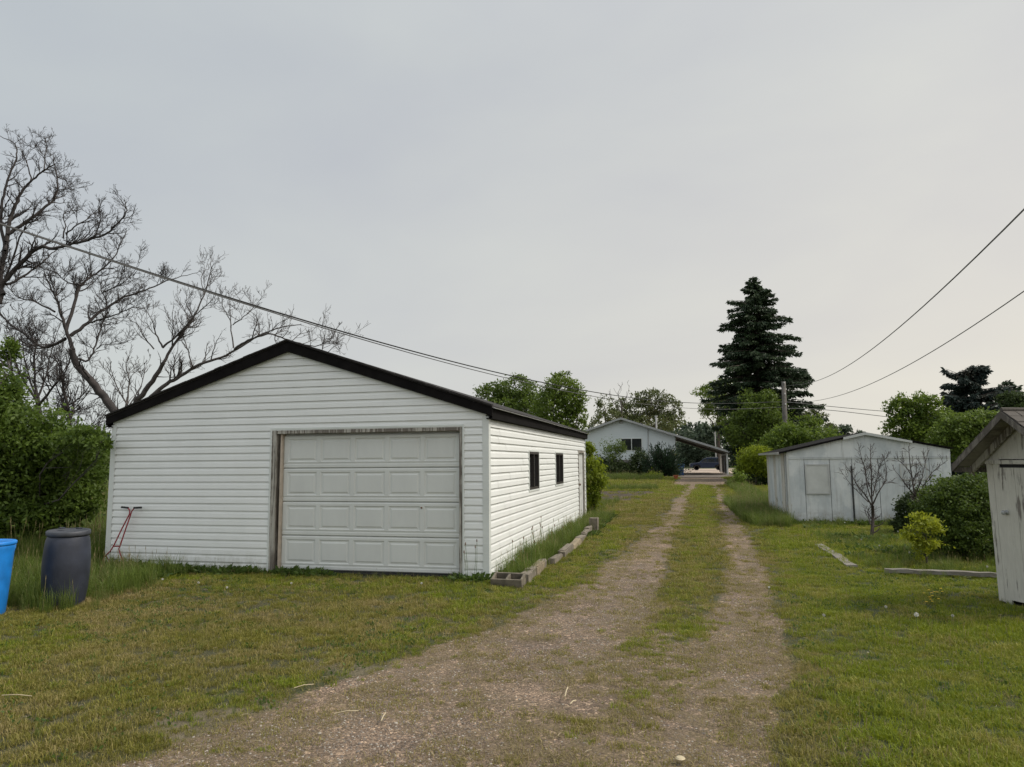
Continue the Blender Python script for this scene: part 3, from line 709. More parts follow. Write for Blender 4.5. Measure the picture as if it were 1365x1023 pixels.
# ------------------------------------------------------------------ concrete blocks of the weed bed
def block(name, label, c, yaw, L=.39, W=.19, H=.19, tilt=(0, 0), mat='concrete', group=None, wear=.006):
    t = thing(name, label, 'block', (c[0], c[1], 0), group)
    cy, sy = math.cos(yaw), math.sin(yaw); ex = nrm((cy, sy, tilt[0])); ey = nrm(V(-sy, cy, tilt[1])); ez = np.cross(ex, ey)
    mb = MB(); c = np.asarray(c, float); w_ = .032
    mb.box(c-ey*(W/2-w_/2), L, w_, H, (ex, ey, ez), jit=wear); mb.box(c+ey*(W/2-w_/2), L, w_, H, (ex, ey, ez), jit=wear)
    for k in (-1, 0, 1): mb.box(c+ex*k*(L/2-w_/2), w_, W-2*w_+.002, H-.004, (ex, ey, ez), jit=wear*.5)
    mb.box(c-ez*(H*.5-.06), L-.07, W-.07, .02, (ex, ey, ez))
    mb.build('shell', mat, t, bevel=.007); return t
block('concrete_block', 'hollow concrete block with two open cores at corner of the garage weed bed', (-2.27, 9.27, .055), -.04, L=.43, W=.24, H=.15, tilt=(0, .26), mat='concrete_mossy', wear=.006)
yq = 9.45; k = 0
rowl = 'long low concrete block in the row edging the weed bed beside garage'
while yq < 16.2:
    L = .39*rnd.choice([.6, 1, 1.4]) if yq < 11 else rnd.uniform(.6, 1.1)
    xx = -2.03+.03*math.sin(yq*1.1)+rnd.uniform(-.012, .012)-(.05 if yq < 10.9 else 0)
    sag = rnd.uniform(-.05, .02)-(.04 if 10.9 < yq < 11.4 else 0)
    H = .19
    if 10.85 < yq < 11.15: yq += .28; continue
    t = thing('edging_block', rowl, 'block', (xx, yq+L/2, 0), 'blocks edging the garage weed bed')
    mb = MB(); a = rnd.uniform(-.04, .04)+(.04 if yq < 10.8 else 0); ex = V(math.sin(-a), math.cos(a), rnd.uniform(-.05, .05)); ex = nrm(ex); ey = nrm(np.cross((0, 0, 1), ex)+V(0, 0, rnd.uniform(-.12, .12))); ez = np.cross(ex, ey)
    mb.box((xx, yq+L/2, .035+sag*.7), L+.01, .12, H, (ex, ey, ez), jit=.010); mb.box((xx, yq+L/2, .035+sag*.7+H/2), L*.9, .10, .02, (ex, ey, ez), jit=.012)
    mb.build('shell', 'concrete' if rnd.random() < .7 else 'concrete_yellow', t, bevel=.012); yq += L+rnd.uniform(0, .03)
block('concrete_block', 'hollow concrete block standing on end at the far end of weed bed', (-1.98, 16.45, .15), 1.5, L=.19, W=.19, H=.34, mat='concrete')

# ------------------------------------------------------------------ timbers lying in the grass
def plank(label, pts, w_, h, mat='plank_wood'):
    mb = MB(); pts = [np.asarray(p, float) for p in pts]
    N = 14; P = []
    for i in range(N+1):
        t_ = i/N*(len(pts)-1); j = min(int(t_), len(pts)-2); P.append(pts[j]+(pts[j+1]-pts[j])*(t_-j)+V(rnd.uniform(-.008, .008), rnd.uniform(-.008, .008), rnd.uniform(-.006, .006)))
    d = nrm(P[-1]-P[0]); s_ = nrm(np.cross(d, (0, 0, 1))); vs = []
    for p in P:
        a = w_*rnd.uniform(.42, .52); vs += [p+s_*a, p-s_*a, p-s_*a+V(0, 0, h), p+s_*a+V(0, 0, h+rnd.uniform(-.008, .004))]
    mb.add(vs, [(4*i+k, 4*i+(k+1) % 4, 4*i+4+(k+1) % 4, 4*i+4+k) for i in range(N) for k in range(4)]+[(0, 3, 2, 1), (4*N, 4*N+1, 4*N+2, 4*N+3)])
    return tag(mb.build('timber', mat, loc=tuple(P[0])), label, 'timber')
plank('grey weathered timber half sunk in lawn, running towards the shed', [G(1090, 727), G(1112, 741)+V(.02, 0, 0), G(1136, 757)], .15, .035)
plank('thin pale timber lying in weeds across the front of the leafy bush', [G(1180, 766)+V(0, 0, .03), G(1250, 769)+V(0, 0, .035), G(1332, 773)+V(0, 0, .03)], .10, .055)

# ------------------------------------------------------------------ white sheet-clad shed
SY = 19.27; sl_ = at(1048.5, 603, SY); sa = at(1152, 579, SY); sr = at(1266, 599, SY)
x0, x1, xa = sl_[0], sr[0], sa[0]; ze, za, zr = sl_[2], sa[2], sr[2]; SL = 4.4
t = thing('shed', 'low pale blue-white shed of painted sheets with boarded windows', 'shed', ((x0+x1)/2, SY+SL/2, 0))
def rz(x): return ze+(za-ze)*(x-x0)/(xa-x0) if x < xa else zr+(za-zr)*(x1-x)/(x1-xa)
seams = [x0]+[at(px, 640, SY)[0] for px in (1073, 1107, 1137, 1172, 1205, 1240)]+[x1]
for a, b in zip(seams, seams[1:]):
    mb = MB(); a2, b2 = a+.006, b-.006; yy = SY+rnd.uniform(-.010, .010); ztop = ze-.12
    mb.bx(a2, b2, yy, yy+.03, 0, ztop); mb.build('wall_sheet', 'shed_paint', t)
xs_ = [x0, xa-.55, xa, xa+.9, x1]
for a, b in zip(xs_, xs_[1:]):
    mb = MB(); yy = SY-.012-rnd.uniform(0, .006); mb.prism([(a+.002, yy, ze-.14), (b-.002, yy, ze-.14), (b-.002, yy, rz(b)), (a+.002, yy, rz(a))], (0, .035, 0)); mb.build('gable_sheet', 'shed_paint', t)
mb = MB(); mb.bx(x0+.05, x1-.05, SY+.035, SY+.06, 0, ze-.14); mb.build('wall', 'near_black', t)
yq = SY+.02; kk = 0
while yq < SY+SL:                                              # side wall of upright sheets, some dark gaps
    L = .55; mb = MB(); xx = x0+rnd.uniform(-.012, .012); mb.bx(xx, xx+.03, yq+.01, min(yq+L-.01, SY+SL), 0, ze-.02); mb.build('wall_sheet', 'peeling_white' if kk % 3 == 1 else 'shed_paint', t); yq += L; kk += 1
mb = MB(); mb.bx(x1-.03, x1, SY+.04, SY+SL, 0, zr-.02); mb.bx(x0+.04, x1-.04, SY+SL-.03, SY+SL, 0, ze-.02); mb.build('wall', 'shed_paint', t)
mb = MB(); mb.bx(x0-.018, x0+.03, SY-.035, SY-.014, 0, ze-.03); mb.build('corner_board', 'board_white', t); mb = MB(); mb.bx(x0-.045, x0-.016, SY+.04, SY+.07, .0, ze-.08); mb.build('downpipe', 'steel_grey', t, bevel=.006)
mb = MB(); e = .20; tk = .028
L0 = (x0-e, rz(x0)-e*(za-ze)/(xa-x0)+.02); R0 = (x1+.05, zr+.01)
pr = [(L0[0], L0[1]), (xa, za+.02), (R0[0], R0[1]), (R0[0], R0[1]+tk), (xa, za+.02+tk), (L0[0], L0[1]+tk)]
mb.prism([(a, SY-.10, b) for a, b in pr], (0, SL+.2, 0)); ro = mb.build('roof', 'fascia_dark', t)
mb = MB(); mb.prism([(x0+1.35, SY-.125, rz(x0+1.35)-.02), (xa, SY-.125, za-.02), (xa+1.05, SY-.125, rz(xa+1.05)-.02), (xa+1.05, SY-.125, rz(xa+1.05)+.035), (xa, SY-.125, za+.046), (x0+1.35, SY-.125, rz(x0+1.35)+.045)], (0, .02, 0)); mb.build('fascia', 'board_white', ro)
mb = MB(); mb.prism([(L0[0], SY-.12, L0[1]-.02), (x0+1.33, SY-.12, rz(x0+1.33)+.0), (x0+1.33, SY-.12, rz(x0+1.33)+.035), (L0[0], SY-.12, L0[1]+.03)], (0, .015, 0)); mb.build('fascia', 'fascia_dark', ro)
mb = MB(); mb.bx(L0[0]-.04, L0[0]+.02, SY-.1, SY+SL, L0[1]-.03, L0[1]+.03); mb.build('gutter', 'drip_metal', ro)
def board(px0, px1, py0, py1, nm='window', matl='board_white'):
    a = at(px0, py1, SY); b = at(px1, py0, SY); mb = MB(); f = .035
    mb.bx(a[0]+f, b[0]-f, SY-.020, SY-.007, a[2]+f, b[2]-f); wd = mb.build(nm, matl, t)
    mb = MB()
    for q_ in ((a[0], b[0], a[2], a[2]+f), (a[0], b[0], b[2]-f, b[2]), (a[0], a[0]+f, a[2]+f, b[2]-f), (b[0]-f, b[0], a[2]+f, b[2]-f)): mb.bx(q_[0], q_[1], SY-.032, SY-.007, q_[2], q_[3])
    mb.build('frame', 'grey_trim', wd)
board(1074.5, 1105, 619, 659); board(1200, 1235, 618, 640, matl='shed_paint'); 
mb = MB(); z_ = ze-.16; mb.bx(x0+.01, x1-.01, SY-.028, SY-.014, z_-.015, z_+.01); mb.build('ledge', 'shed_paint', t)
a = at(1136, 650, SY)[0]; mb = MB(); mb.bx(a-.012, a+.012, SY-.024, SY-.008, .05, 1.45); mb.build('seam_strip', 'near_black', t)

# ------------------------------------------------------------------ small leaning outhouse
oc = V(*G(1332, 803)); oc[2] = 0; th_ = math.radians(65); d_ = V(math.sin(th_), math.cos(th_), 0); e_ = V(math.cos(th_), -math.sin(th_), 0); up_ = nrm((-.012, 0, 1))
OW, OD, OH, OA = 1.10, 1.15, 1.64, 2.09; osl = (OA-OH)/(OW/2)
t = thing('outhouse', 'small white outhouse with peeling paint, steep shingled gable roof and lone knob', 'outhouse', oc+e_*OW/2+d_*OD/2)
def op(a, b, z): return oc+e_*a+d_*b+V(-.012*z, 0, 0)+V(0, 0, z)
# gable wall of upright boards
nb = 6; dl, dr_ = .17, .93
def oboard(mb, a0, a1, z0, z1a, z1b, b0=0., th=.022): mb.prism([op(a0, b0, z0), op(a1, b0, z0), op(a1, b0, z1b), op(a0, b0, z1a)], d_*th)
def gz_(a): return OH+osl*min(a, OW-a)
mb = MB()
for a0, a1, z0 in ((0, .085, .02), (.085, dl, .0), (dr_, 1.015, .0), (1.015, OW, .02)): oboard(mb, a0+.002, a1-.002, z0, gz_(a0) if a0 > 0 else OH, gz_(a1) if a1 < OW else OH, 0)
bs = np.linspace(dl, dr_, 7)
for a0, a1 in zip(bs, bs[1:]):
    if a0 < OW/2 < a1: mb.prism([op(a0+.001, 0, OH-.02), op(a1-.001, 0, OH-.02), op(a1-.001, 0, gz_(a1)), op(OW/2, 0, OA), op(a0+.001, 0, gz_(a0))], d_*.022)
    else: oboard(mb, a0+.001, a1-.001, OH-.02, gz_(a0), gz_(a1))
mb.build('wall', 'peeling_white', t)
mb = MB(); oboard(mb, .0, OW, OH-.075, OH-.03, OH-.03, -.018, .016); mb.build('lintel', 'peeling_white', t)
mb = MB(); oboard(mb, dl, dr_, OH-.115, OH-.08, OH-.08, .014, .02); mb.build('door_gap', 'near_black', t)
mb = MB(); bs = np.linspace(dl+.006, dr_-.006, 5)
for a0, a1 in zip(bs, bs[1:]): oboard(mb, a0+.002, a1-.002, .04+rnd.uniform(0, .015), OH-.115, OH-.115, -.012+rnd.uniform(0, .004), .026)
dr = mb.build('door', 'peeling_white', t)
kz = at(1339, 683, 9.1)[2]; ko = op(dl+.055, -.014, kz); mb = MB(); mb.lathe(ko, [(.028, 0), (.028, .006), (.010, .010), (.010, .03), (.022, .036), (.026, .05), (.018, .062)], 16, -d_); mb.build('knob', 'steel_grey', dr, smooth=True)
for zz in (.32, 1.3): mb = MB(); mb.box(op(dr_-.03, -.018, zz), .16, .01, .04, (e_, d_, V(0, 0, 1))); mb.build('hinge', 'rust', dr)
for a_ in (0, OW):                                             # side walls
    mb = MB(); bs = np.linspace(.024, OD, 9)
    for b0, b1 in zip(bs, bs[1:]): mb.prism([op(a_, b0+.002, .01), op(a_, b1-.002, .01), op(a_, b1-.002, OH), op(a_, b0+.002, OH)], e_*(.022 if a_ == 0 else -.022))
    mb.build('wall', 'peeling_white', t)
mb = MB(); mb.prism([op(.024, OD-.022, .01), op(OW-.024, OD-.022, .01), op(OW-.024, OD-.022, OH), op(OW/2, OD-.022, OA), op(.024, OD-.022, OH)], d_*.022); mb.build('wall', 'peeling_white', t)
mb = MB(); mb.prism([op(.01, .01, -.04), op(OW-.01, .01, -.04), op(OW-.01, OD-.01, -.04), op(.01, OD-.01, -.04)], (0, 0, .055)); mb.build('base', 'near_black', t)
ov, es = .28, .17; rt = .02
zr_ = OA+.03
rmb = {}
for sg in (-1, 1):
    def rpnt(s_, b, h=0): return op(OW/2+sg*s_, b, zr_-osl*s_+h)
    smax = OW/2+es
    mb = MB(); nb = 7
    for k in range(nb):                                        # roof boards lie along the ridge, seen from below
        a0, a1 = smax*k/nb+.004, smax*(k+1)/nb-.004; mb.prism([rpnt(a0, -ov), rpnt(a1, -ov), rpnt(a1, OD+.2), rpnt(a0, OD+.2)], (0, 0, rt))
    rb = mb.build('roof', 'soffit_wood', t)
    mb = MB(); nr = 8
    for k in range(nr):
        s1 = smax+.02-(smax+.02)*k/nr; s0_ = s1-(smax+.02)/nr-.05; s0_ = max(s0_, 0); b = -ov-.02
        while b < OD+.2:
            w_ = rnd.uniform(.09, .17); lift = rnd.uniform(.0, .008); b1 = min(b+w_, OD+.22)
            mb.prism([rpnt(s1+rnd.uniform(-.01, .01), b+.003, .032+lift), rpnt(s1+rnd.uniform(-.01, .01), b1-.003, .032+lift), rpnt(s0_, b1-.003, .022), rpnt(s0_, b+.003, .022)], (0, 0, .012)); b = b1
    mb.build('shingles', 'wood_shingle', rb)
    mb = MB(); mb.prism([rpnt(0, -ov-.03, .02), rpnt(smax, -ov-.03, .02), rpnt(smax, -ov-.03, -.050), rpnt(0, -ov-.03, -.058)], d_*.025); mb.build('barge_board', 'grey_wood', rb)
    mb = MB(); mb.prism([rpnt(0, -.06, -.003), rpnt(smax-.01, -.06, -.003), rpnt(smax-.01, -.06, -.085), rpnt(0, -.06, -.10)], d_*.038); mb.build('rafter', 'peeling_jamb', rb)
    mb = MB(); mb.prism([rpnt(smax-.0, -ov+.0, -.002), rpnt(smax-.0, OD+.2, -.002), rpnt(smax-.0, OD+.2, -.06), rpnt(smax-.0, -ov, -.06)], e_*(-sg*.02)); mb.build('eave_board', 'grey_wood', rb)
mb = MB(); mb.tube([op(OW/2, -ov-.02, zr_+.04), op(OW/2, OD+.2, zr_+.04)], .022, 6); mb.build('ridge_cap', 'wood_shingle', t)

# ------------------------------------------------------------------ house and carport at the end of the drive
HY = 77.0; hp = lambda x, y: at(x, y, HY)
ap = hp(828, 557.5); wr = hp(900, 582); pe = hp(972, 602); wl = 2*ap[0]-wr[0]
hs = (ap[2]-pe[2])/(pe[0]-ap[0]); zeL = ap[2]-hs*(ap[0]-wl)
t = thing('house', 'pale blue-white bungalow gable end with long roof sweeping down over a carport', 'house', (ap[0], HY+6, 0))
mb = MB(); zt = lambda x: ap[2]-.12-hs*abs(x-ap[0])
siding(mb, (0, HY, 0), (1, 0, 0), (0, -1, 0), .35, ap[2]-.15, lambda z: max(wl, ap[0]-(ap[2]-.12-z)/hs), lambda z: min(wr[0], ap[0]+(ap[2]-.12-z)/hs), course=.24, prof=((0, .0), (0, .03), (1, .004)))
mb.bx(wl, wr[0], HY+.01, HY+12, 0, zt(wr[0])); mb.prism([(wl, HY+.01, zt(wl)), (wr[0], HY+.01, zt(wl)), (ap[0], HY+.01, zt(ap[0]))], (0, 11.9, 0)); mb.build('wall', 'house_siding', t)
mb = MB(); mb.bx(wl+.02, wr[0]-.02, HY-.005, HY+.005, 0, .36); mb.build('foundation', 'concrete', t)
for sg in (-1, 1):
    xe = pe[0]+.25 if sg > 0 else wl-.7
    mb = MB(); z_ = lambda x: ap[2]-hs*abs(x-ap[0])
    mb.prism([(ap[0], HY-.6, z_(ap[0])), (xe, HY-.6, z_(xe)), (xe, HY-.6, z_(xe)-.12), (ap[0], HY-.6, z_(ap[0])-.12)], (0, 13.2, 0)); rf = mb.build('roof', 'house_roof', t)
    mb = MB(); mb.prism([(ap[0], HY-.63, z_(ap[0])+.04), (xe, HY-.63, z_(xe)+.04), (xe, HY-.63, z_(xe)-.17), (ap[0], HY-.63, z_(ap[0])-.19)], (0, .025, 0)); mb.build('barge_board', 'steel_grey', rf)
    if sg > 0:
        mb = MB()
        for k in range(16): xx = wr[0]+.25+k*(xe-wr[0]-.5)/15; yy = HY-.5; 
        for k in range(9):
            yy = HY-.3+k*1.5; mb.prism([(wr[0]+.05, yy, z_(wr[0]+.05)-.13), (xe-.05, yy, z_(xe-.05)-.13), (xe-.05, yy, z_(xe-.05)-.30), (wr[0]+.05, yy, z_(wr[0]+.05)-.33)], (0, .05, 0))
        mb.build('rafters', 'soffit_wood', rf)
mb = MB(); cx = pe[0]-.25; mb.beam((cx, HY-.3, z_(cx)-.40), (cx, HY+12, z_(cx)-.40), .14, .2); mb.build('beam', 'board_white', t)
for k in range(4):
    mb = MB(); mb.bx(cx-.09, cx+.09, HY-.2+k*4-.09, HY-.2+k*4+.09, 0, z_(cx)-.5); mb.build('post', 'board_white', t)
mb = MB()
for k in range(28): mb.bx(cx-.03, cx+.0, HY+.3+k*.3, HY+.3+k*.3+.26, .1, z_(cx)-.5)
mb.build('slat_screen', 'grey_wood', t)
a = hp(829, 600.5); b = hp(855, 585); f = .08
mb = MB(); mb.bx(a[0]-f, b[0]+f, HY-.06, HY-.02, a[2]-f, b[2]+f); wn_ = mb.build('window', 'white_trim', t)
m_ = (a[0]+b[0])/2
for u0, u1 in ((a[0], m_-.04), (m_+.04, b[0])): mb = MB(); mb.bx(u0, u1, HY-.075, HY-.062, a[2], b[2]); mb.build('pane', 'glass_dark', wn_)
v_ = hp(828, 562.5); mb = MB(); mb.bx(v_[0]-.22, v_[0]+.22, HY-.06, HY-.01, v_[2]-.2, v_[2]+.2)
for k in range(4): mb.box((v_[0], HY-.07, v_[2]-.15+k*.1), .4, .03, .03, (V(1, 0, 0), nrm((0, 1, .6)), nrm((0, -.6, 1))))
mb.build('vent', 'grey_trim', t)
q0 = hp(863.5, 573); q1 = hp(864, 601); mb = MB(); mb.tube([(q0[0], HY-.08, q0[2]+.1), (q0[0], HY-.08, .6)], .05, 8); mb.box((q0[0], HY-.09, 1.5), .3, .1, .45); mb.build('conduit', 'grey_trim', t)
c0 = at(875, 569, HY+3); c1 = at(875, 554.5, HY+3); mb = MB(); mb.lathe((c0[0], HY+3, c0[2]-.6), [(.09, 0), (.09, c1[2]-c0[2]+.5), (.15, c1[2]-c0[2]+.5), (.15, c1[2]-c0[2]+.6)], 12); mb.build('chimney_pipe', 'lamp_glass', t)
# fence beside house
fy = 73.0; fx0 = at(786, 640, fy)[0]; fx1 = at(846, 640, fy)[0]; fh = at(800, 613, fy)[2]
t = thing('board_fence', 'brown weathered board fence half hidden by shrubs below the house', 'fence', ((fx0+fx1)/2, fy, 0))
mb = MB(); xx = fx0
while xx < fx1: mb.bx(xx, xx+.13, fy, fy+.02, .03, fh+rnd.uniform(-.04, .02)); xx += .145
mb.build('boards', 'grey_wood', t)
mb = MB(); mb.bx(fx0, fx1, fy+.022, fy+.07, .4, .5); mb.bx(fx0, fx1, fy+.022, fy+.07, fh-.4, fh-.3); mb.build('rail', 'grey_wood', t)
for k in range(3):
    mb = MB(); mb.bx(fx0+.05+k*(fx1-fx0-.2)/2, fx0+.15+k*(fx1-fx0-.2)/2, fy+.072, fy+.17, 0, fh); mb.build('post', 'grey_wood', t)

# blue wheeled bin
b0 = G(907.5, 634.5); bw = .36; bh = 1.05
t = thing('wheeled_bin', 'dark blue wheeled bin standing at the carport mouth', 'bin', b0)
mb = MB(); bx0, by0 = b0[0], b0[1]
v8 = [(bx0-.27, by0-.3, .06), (bx0+.27, by0-.3, .06), (bx0+.27, by0+.3, .06), (bx0-.27, by0+.3, .06), (bx0-bw, by0-.38, bh), (bx0+bw, by0-.38, bh), (bx0+bw, by0+.38, bh), (bx0-bw, by0+.38, bh)]
mb.add(v8, [(0, 3, 2, 1), (4, 5, 6, 7), (0, 1, 5, 4), (1, 2, 6, 5), (2, 3, 7, 6), (3, 0, 4, 7)]); mb.build('body', 'bin_blue', t, bevel=.03)
mb = MB(); mb.prism([(bx0-bw-.03, by0-.42, bh), (bx0-bw-.03, by0+.42, bh), (bx0-bw-.03, by0+.42, bh+.10), (bx0-bw-.03, by0, bh+.13), (bx0-bw-.03, by0-.42, bh+.05)], (2*bw+.06, 0, 0)); mb.build('lid', 'bin_blue', t, bevel=.02)
for s_ in (-1, 1): mb = MB(); mb.lathe((bx0+s_*.3, by0+.34, .12), [(.03, -.03), (.12, -.03), (.12, .03), (.03, .03)], 16, (1, 0, 0)); mb.build('wheel', 'rubber', t)
b0 = G(901, 639); t = thing('plant_pot', 'small orange plant pot on ground beside the blue bin', 'pot', b0)
mb = MB(); mb.lathe(b0, [(.13, 0), (.19, .26), (.22, .26), (.22, .33), (.19, .33), (.18, .24), (.02, .23)], 16); mb.build('pot', 'orange_clay', t)

# dark sport utility car parked across the street
cy_ = 108.5; cx0 = at(919.5, 627, cy_)[0]; 
def car(x, y):
    t = thing('parked_car', 'dark blue large family car parked side on beyond the carport', 'car', (x+2.6, y, 0))
    P = lambda u, v, z: (x+u, y+v, z)
    hwid = .98
    side = [(0.05, .45), (.02, .75), (.08, .98), (.35, 1.06), (1.30, 1.14), (1.55, 1.17), (4.9, 1.20), (5.12, 1.12), (5.2, .8), (5.18, .45), (4.75, .36), (4.70, .62), (4.5, .80), (4.15, .86), (3.8, .80), (3.6, .62), (3.55, .34), (1.55, .34), (1.5, .62), (1.3, .80), (.97, .86), (.66, .80), (.45, .62), (.42, .38)]
    mb = MB(); mb.prism([P(u, -hwid, z) for u, z in side][::-1], (0, 2*hwid, 0)); body = mb.build('body', 'car_dark', t, bevel=.04); mb = MB(); mb.box(P(2.6, 0, .62), 4.6, 1.7, .5); mb.build('underbody', 'near_black', t)
    mb = MB(); lo = [(1.35, 1.15), (5.0, 1.18)]; hi = [(2.05, 1.76), (2.5, 1.84), (4.6, 1.86), (4.95, 1.76)]
    poly = [(1.35, -.93, 1.15), (5.02, -.93, 1.18), (4.97, -.80, 1.74), (4.6, -.76, 1.86), (2.55, -.76, 1.85), (2.1, -.80, 1.74)]
    n_ = len(poly); vs = [P(*p) for p in poly]+[P(u, -v, z) for u, v, z in poly]
    mb.add(vs, [tuple(range(n_)), tuple(range(2*n_-1, n_-1, -1))]+[(i, n_+i, n_+(i+1) % n_, (i+1) % n_) for i in range(n_)]); mb.build('cabin', 'car_dark', t, bevel=.03)
    def sidewin(pts):
        for s_ in (-1, 1):
            vs = []
            for u, z in pts: yv = .93-(z-1.15)/.6*.13+.006; vs.append(P(u, s_*yv, z))
            mb = MB(); mb.prism(vs, (0, s_*.006, 0)); mb.build('window', 'car_glass', t)
    sidewin([(1.62, 1.22), (2.55, 1.22), (2.55, 1.70), (2.2, 1.70)]); sidewin([(2.65, 1.22), (3.6, 1.22), (3.6, 1.72), (2.65, 1.71)]); sidewin([(3.72, 1.22), (4.75, 1.24), (4.7, 1.70), (3.72, 1.72)])
    mb = MB(); mb.prism([P(1.42, -.82, 1.20), P(2.06, -.72, 1.72), P(2.06, .72, 1.72), P(1.42, .82, 1.20)], (-.02, 0, .02)); mb.build('windscreen', 'car_glass', t)
    for s_ in (-1, 1):
        mb = MB(); mb.tube([P(2.4, s_*.68, 1.90), P(4.7, s_*.68, 1.91)], .025, 6); mb.build('roof_rail', 'chrome', t)
        mb = MB(); mb.box(P(1.95, s_*1.06, 1.25), .16, .2, .15); mb.build('mirror', 'car_dark', t, bevel=.03)
        mb = MB(); mb.box(P(.08, s_*.75, .88), .12, .42, .16); mb.build('headlight', 'lamp_glass', t, bevel=.02)
        mb = MB(); mb.box(P(5.16, s_*.85, .95), .08, .22, .3); mb.build('tail_light', 'rust', t)
        for u in (.97, 4.15):
            mb = MB(); mb.lathe(P(u, s_*.86, .40), [(.26, -.12), (.38, -.12), (.40, -.09), (.40, .09), (.38, .12), (.26, .12), (.26, -.12)], 28, (0, 1, 0)); wh = mb.build('wheel', 'rubber', t, smooth=False)
            mb = MB(); mb.lathe(P(u, s_*.92, .40), [(.05, -.02), (.26, -.05), (.26, .05), (.05, .03)], 20, (0, 1, 0))
            mb.build('rim', 'chrome', wh)
    mb = MB(); mb.bx(x+1.7, x+4.8, y-.99, y-.982, 1.155, 1.175); mb.build('trim_strip', 'chrome', t)
    mb = MB(); mb.bx(x-.0, x+.05, y-.5, y+.5, .6, .92); mb.build('grille', 'chrome', t)
car(cx0, cy_)

# ------------------------------------------------------------------ poles and wires
pb = at(1048, 600, 50.); pt = at(1044.5, 509, 50.)
t = thing('utility_pole', 'weathered wooden utility pole rising in front of spruce', 'pole', (pb[0], 50, 0))
mb = MB(); mb.tube([(pb[0]+.02, 50, 0), (pb[0], 50, 3), (pt[0], 50, pt[2])], [.20, .18, .135], 12); mb.build('post', 'pole_wood', t, smooth=True)
for i, zz in enumerate((.15, .9, 1.6)):
    mb = MB(); mb.lathe((pt[0]+.02, 49.82, pt[2]-zz), [(.03, 0), (.05, .02), (.035, .05), (.05, .08), (.02, .11)], 10); mb.build('insulator', 'lamp_glass', t)
p2 = at(952.5, 563, 127.)
t = thing('street_pole', 'thin grey street pole seen beyond the carport roof', 'pole', (p2[0], 127, 0))
mb = MB(); mb.tube([(p2[0], 127, 0), (p2[0], 127, p2[2])], [.10, .08], 10); mb.build('post', 'steel_grey', t)
mb = MB(); mb.box((p2[0], 127, p2[2]-.2), 1.2, .12, .12); mb.build('cross_arm', 'pole_wood', t)

def wire(name, label, A, B, pts, r, mat, group=None, n_=5, ext=None):
    """a hanging wire over the plan line A-B; pts are photo points it is seen through"""
    A = V(*A); B = V(*B); P = []
    nn_ = V(-(B-A)[1], (B-A)[0])
    for px, py in pts:
        d = ray(px, py); tt = np.dot(A, nn_)/np.dot(d[:2], nn_); P.append(CAMP+d*tt)
    if ext is not None: P = P+[V(*e) for e in ext]
    L = np.cumsum([0]+[np.linalg.norm(b-a) for a, b in zip(P, P[1:])]); L /= L[-1]
    # smooth the height with a low polynomial so that it hangs as one curve
    Z = np.array([p[2] for p in P]); W = np.polyfit(L, Z, min(3, len(P)-1)); q = np.linspace(0, 1, 50)
    XX = np.interp(q, L, [p[0] for p in P]); YY = np.interp(q, L, [p[1] for p in P]); ZZ = np.polyval(W, q)
    mb = MB(); mb.tube([V(a, b, c) for a, b, c in zip(XX, YY, ZZ)], r, n_)
    return tag(mb.build(name, mat, loc=(XX[0], YY[0], ZZ[0])), label, 'wire', group)
pp = (pt[0], 50.)
a = at(-260, 225, 4.0); wire('cable', 'thick black cable sagging from sky at bare tree over the white garage roof', a[:2], pp, [(-260, 216), (-120, 258), (0, 297), (150, 346), (300, 394), (430, 434), (550, 468), (670, 499), (760, 519), (860, 532), (950, 538), (1044, 536)], .0115, 'wire_black')
wire('power_line', 'thin grey power line just below the thick cable over the tree tops', a[:2]+V(.4, .5), pp, [(-260, 216.4), (0, 297.5), (300, 394.8), (430, 435.3), (550, 470), (670, 502.3), (760, 525), (815, 534), (860, 539), (950, 545), (1044, 543)], .008, 'wire_grey')
b = at(1500, 150, 5.5)
wire('power_line', 'upper wire climbing steeply to the sky from behind spruce over white shed', pp, b[:2], [(1046, 515), (1083, 510), (1120, 493), (1160, 467), (1200, 436), (1260, 383), (1310, 335), (1365, 280), (1440, 200)], .0085, 'wire_grey')
b = at(1500, 310, 9.)
wire('power_line', 'lower wire rising gently over shed and dark conifer', pp, b[:2], [(1046, 537), (1095, 533), (1130, 524), (1175, 507), (1230, 475), (1290, 438), (1365, 388), (1440, 336)], .009, 'wire_grey')
b = V(34., 66.)
wire('power_line', 'faint level wire between tall spruce and green trees, upper one', pp, b, [(1048, 536), (1095, 541), (1140, 545), (1185, 549), (1260, 552)], .022, 'wire_grey')
wire('power_line', 'faint level wire between tall spruce and green trees, lower one', pp, b+V(0, -1), [(1048, 545), (1095, 546), (1140, 551), (1185, 556), (1260, 561)], .022, 'wire_grey')

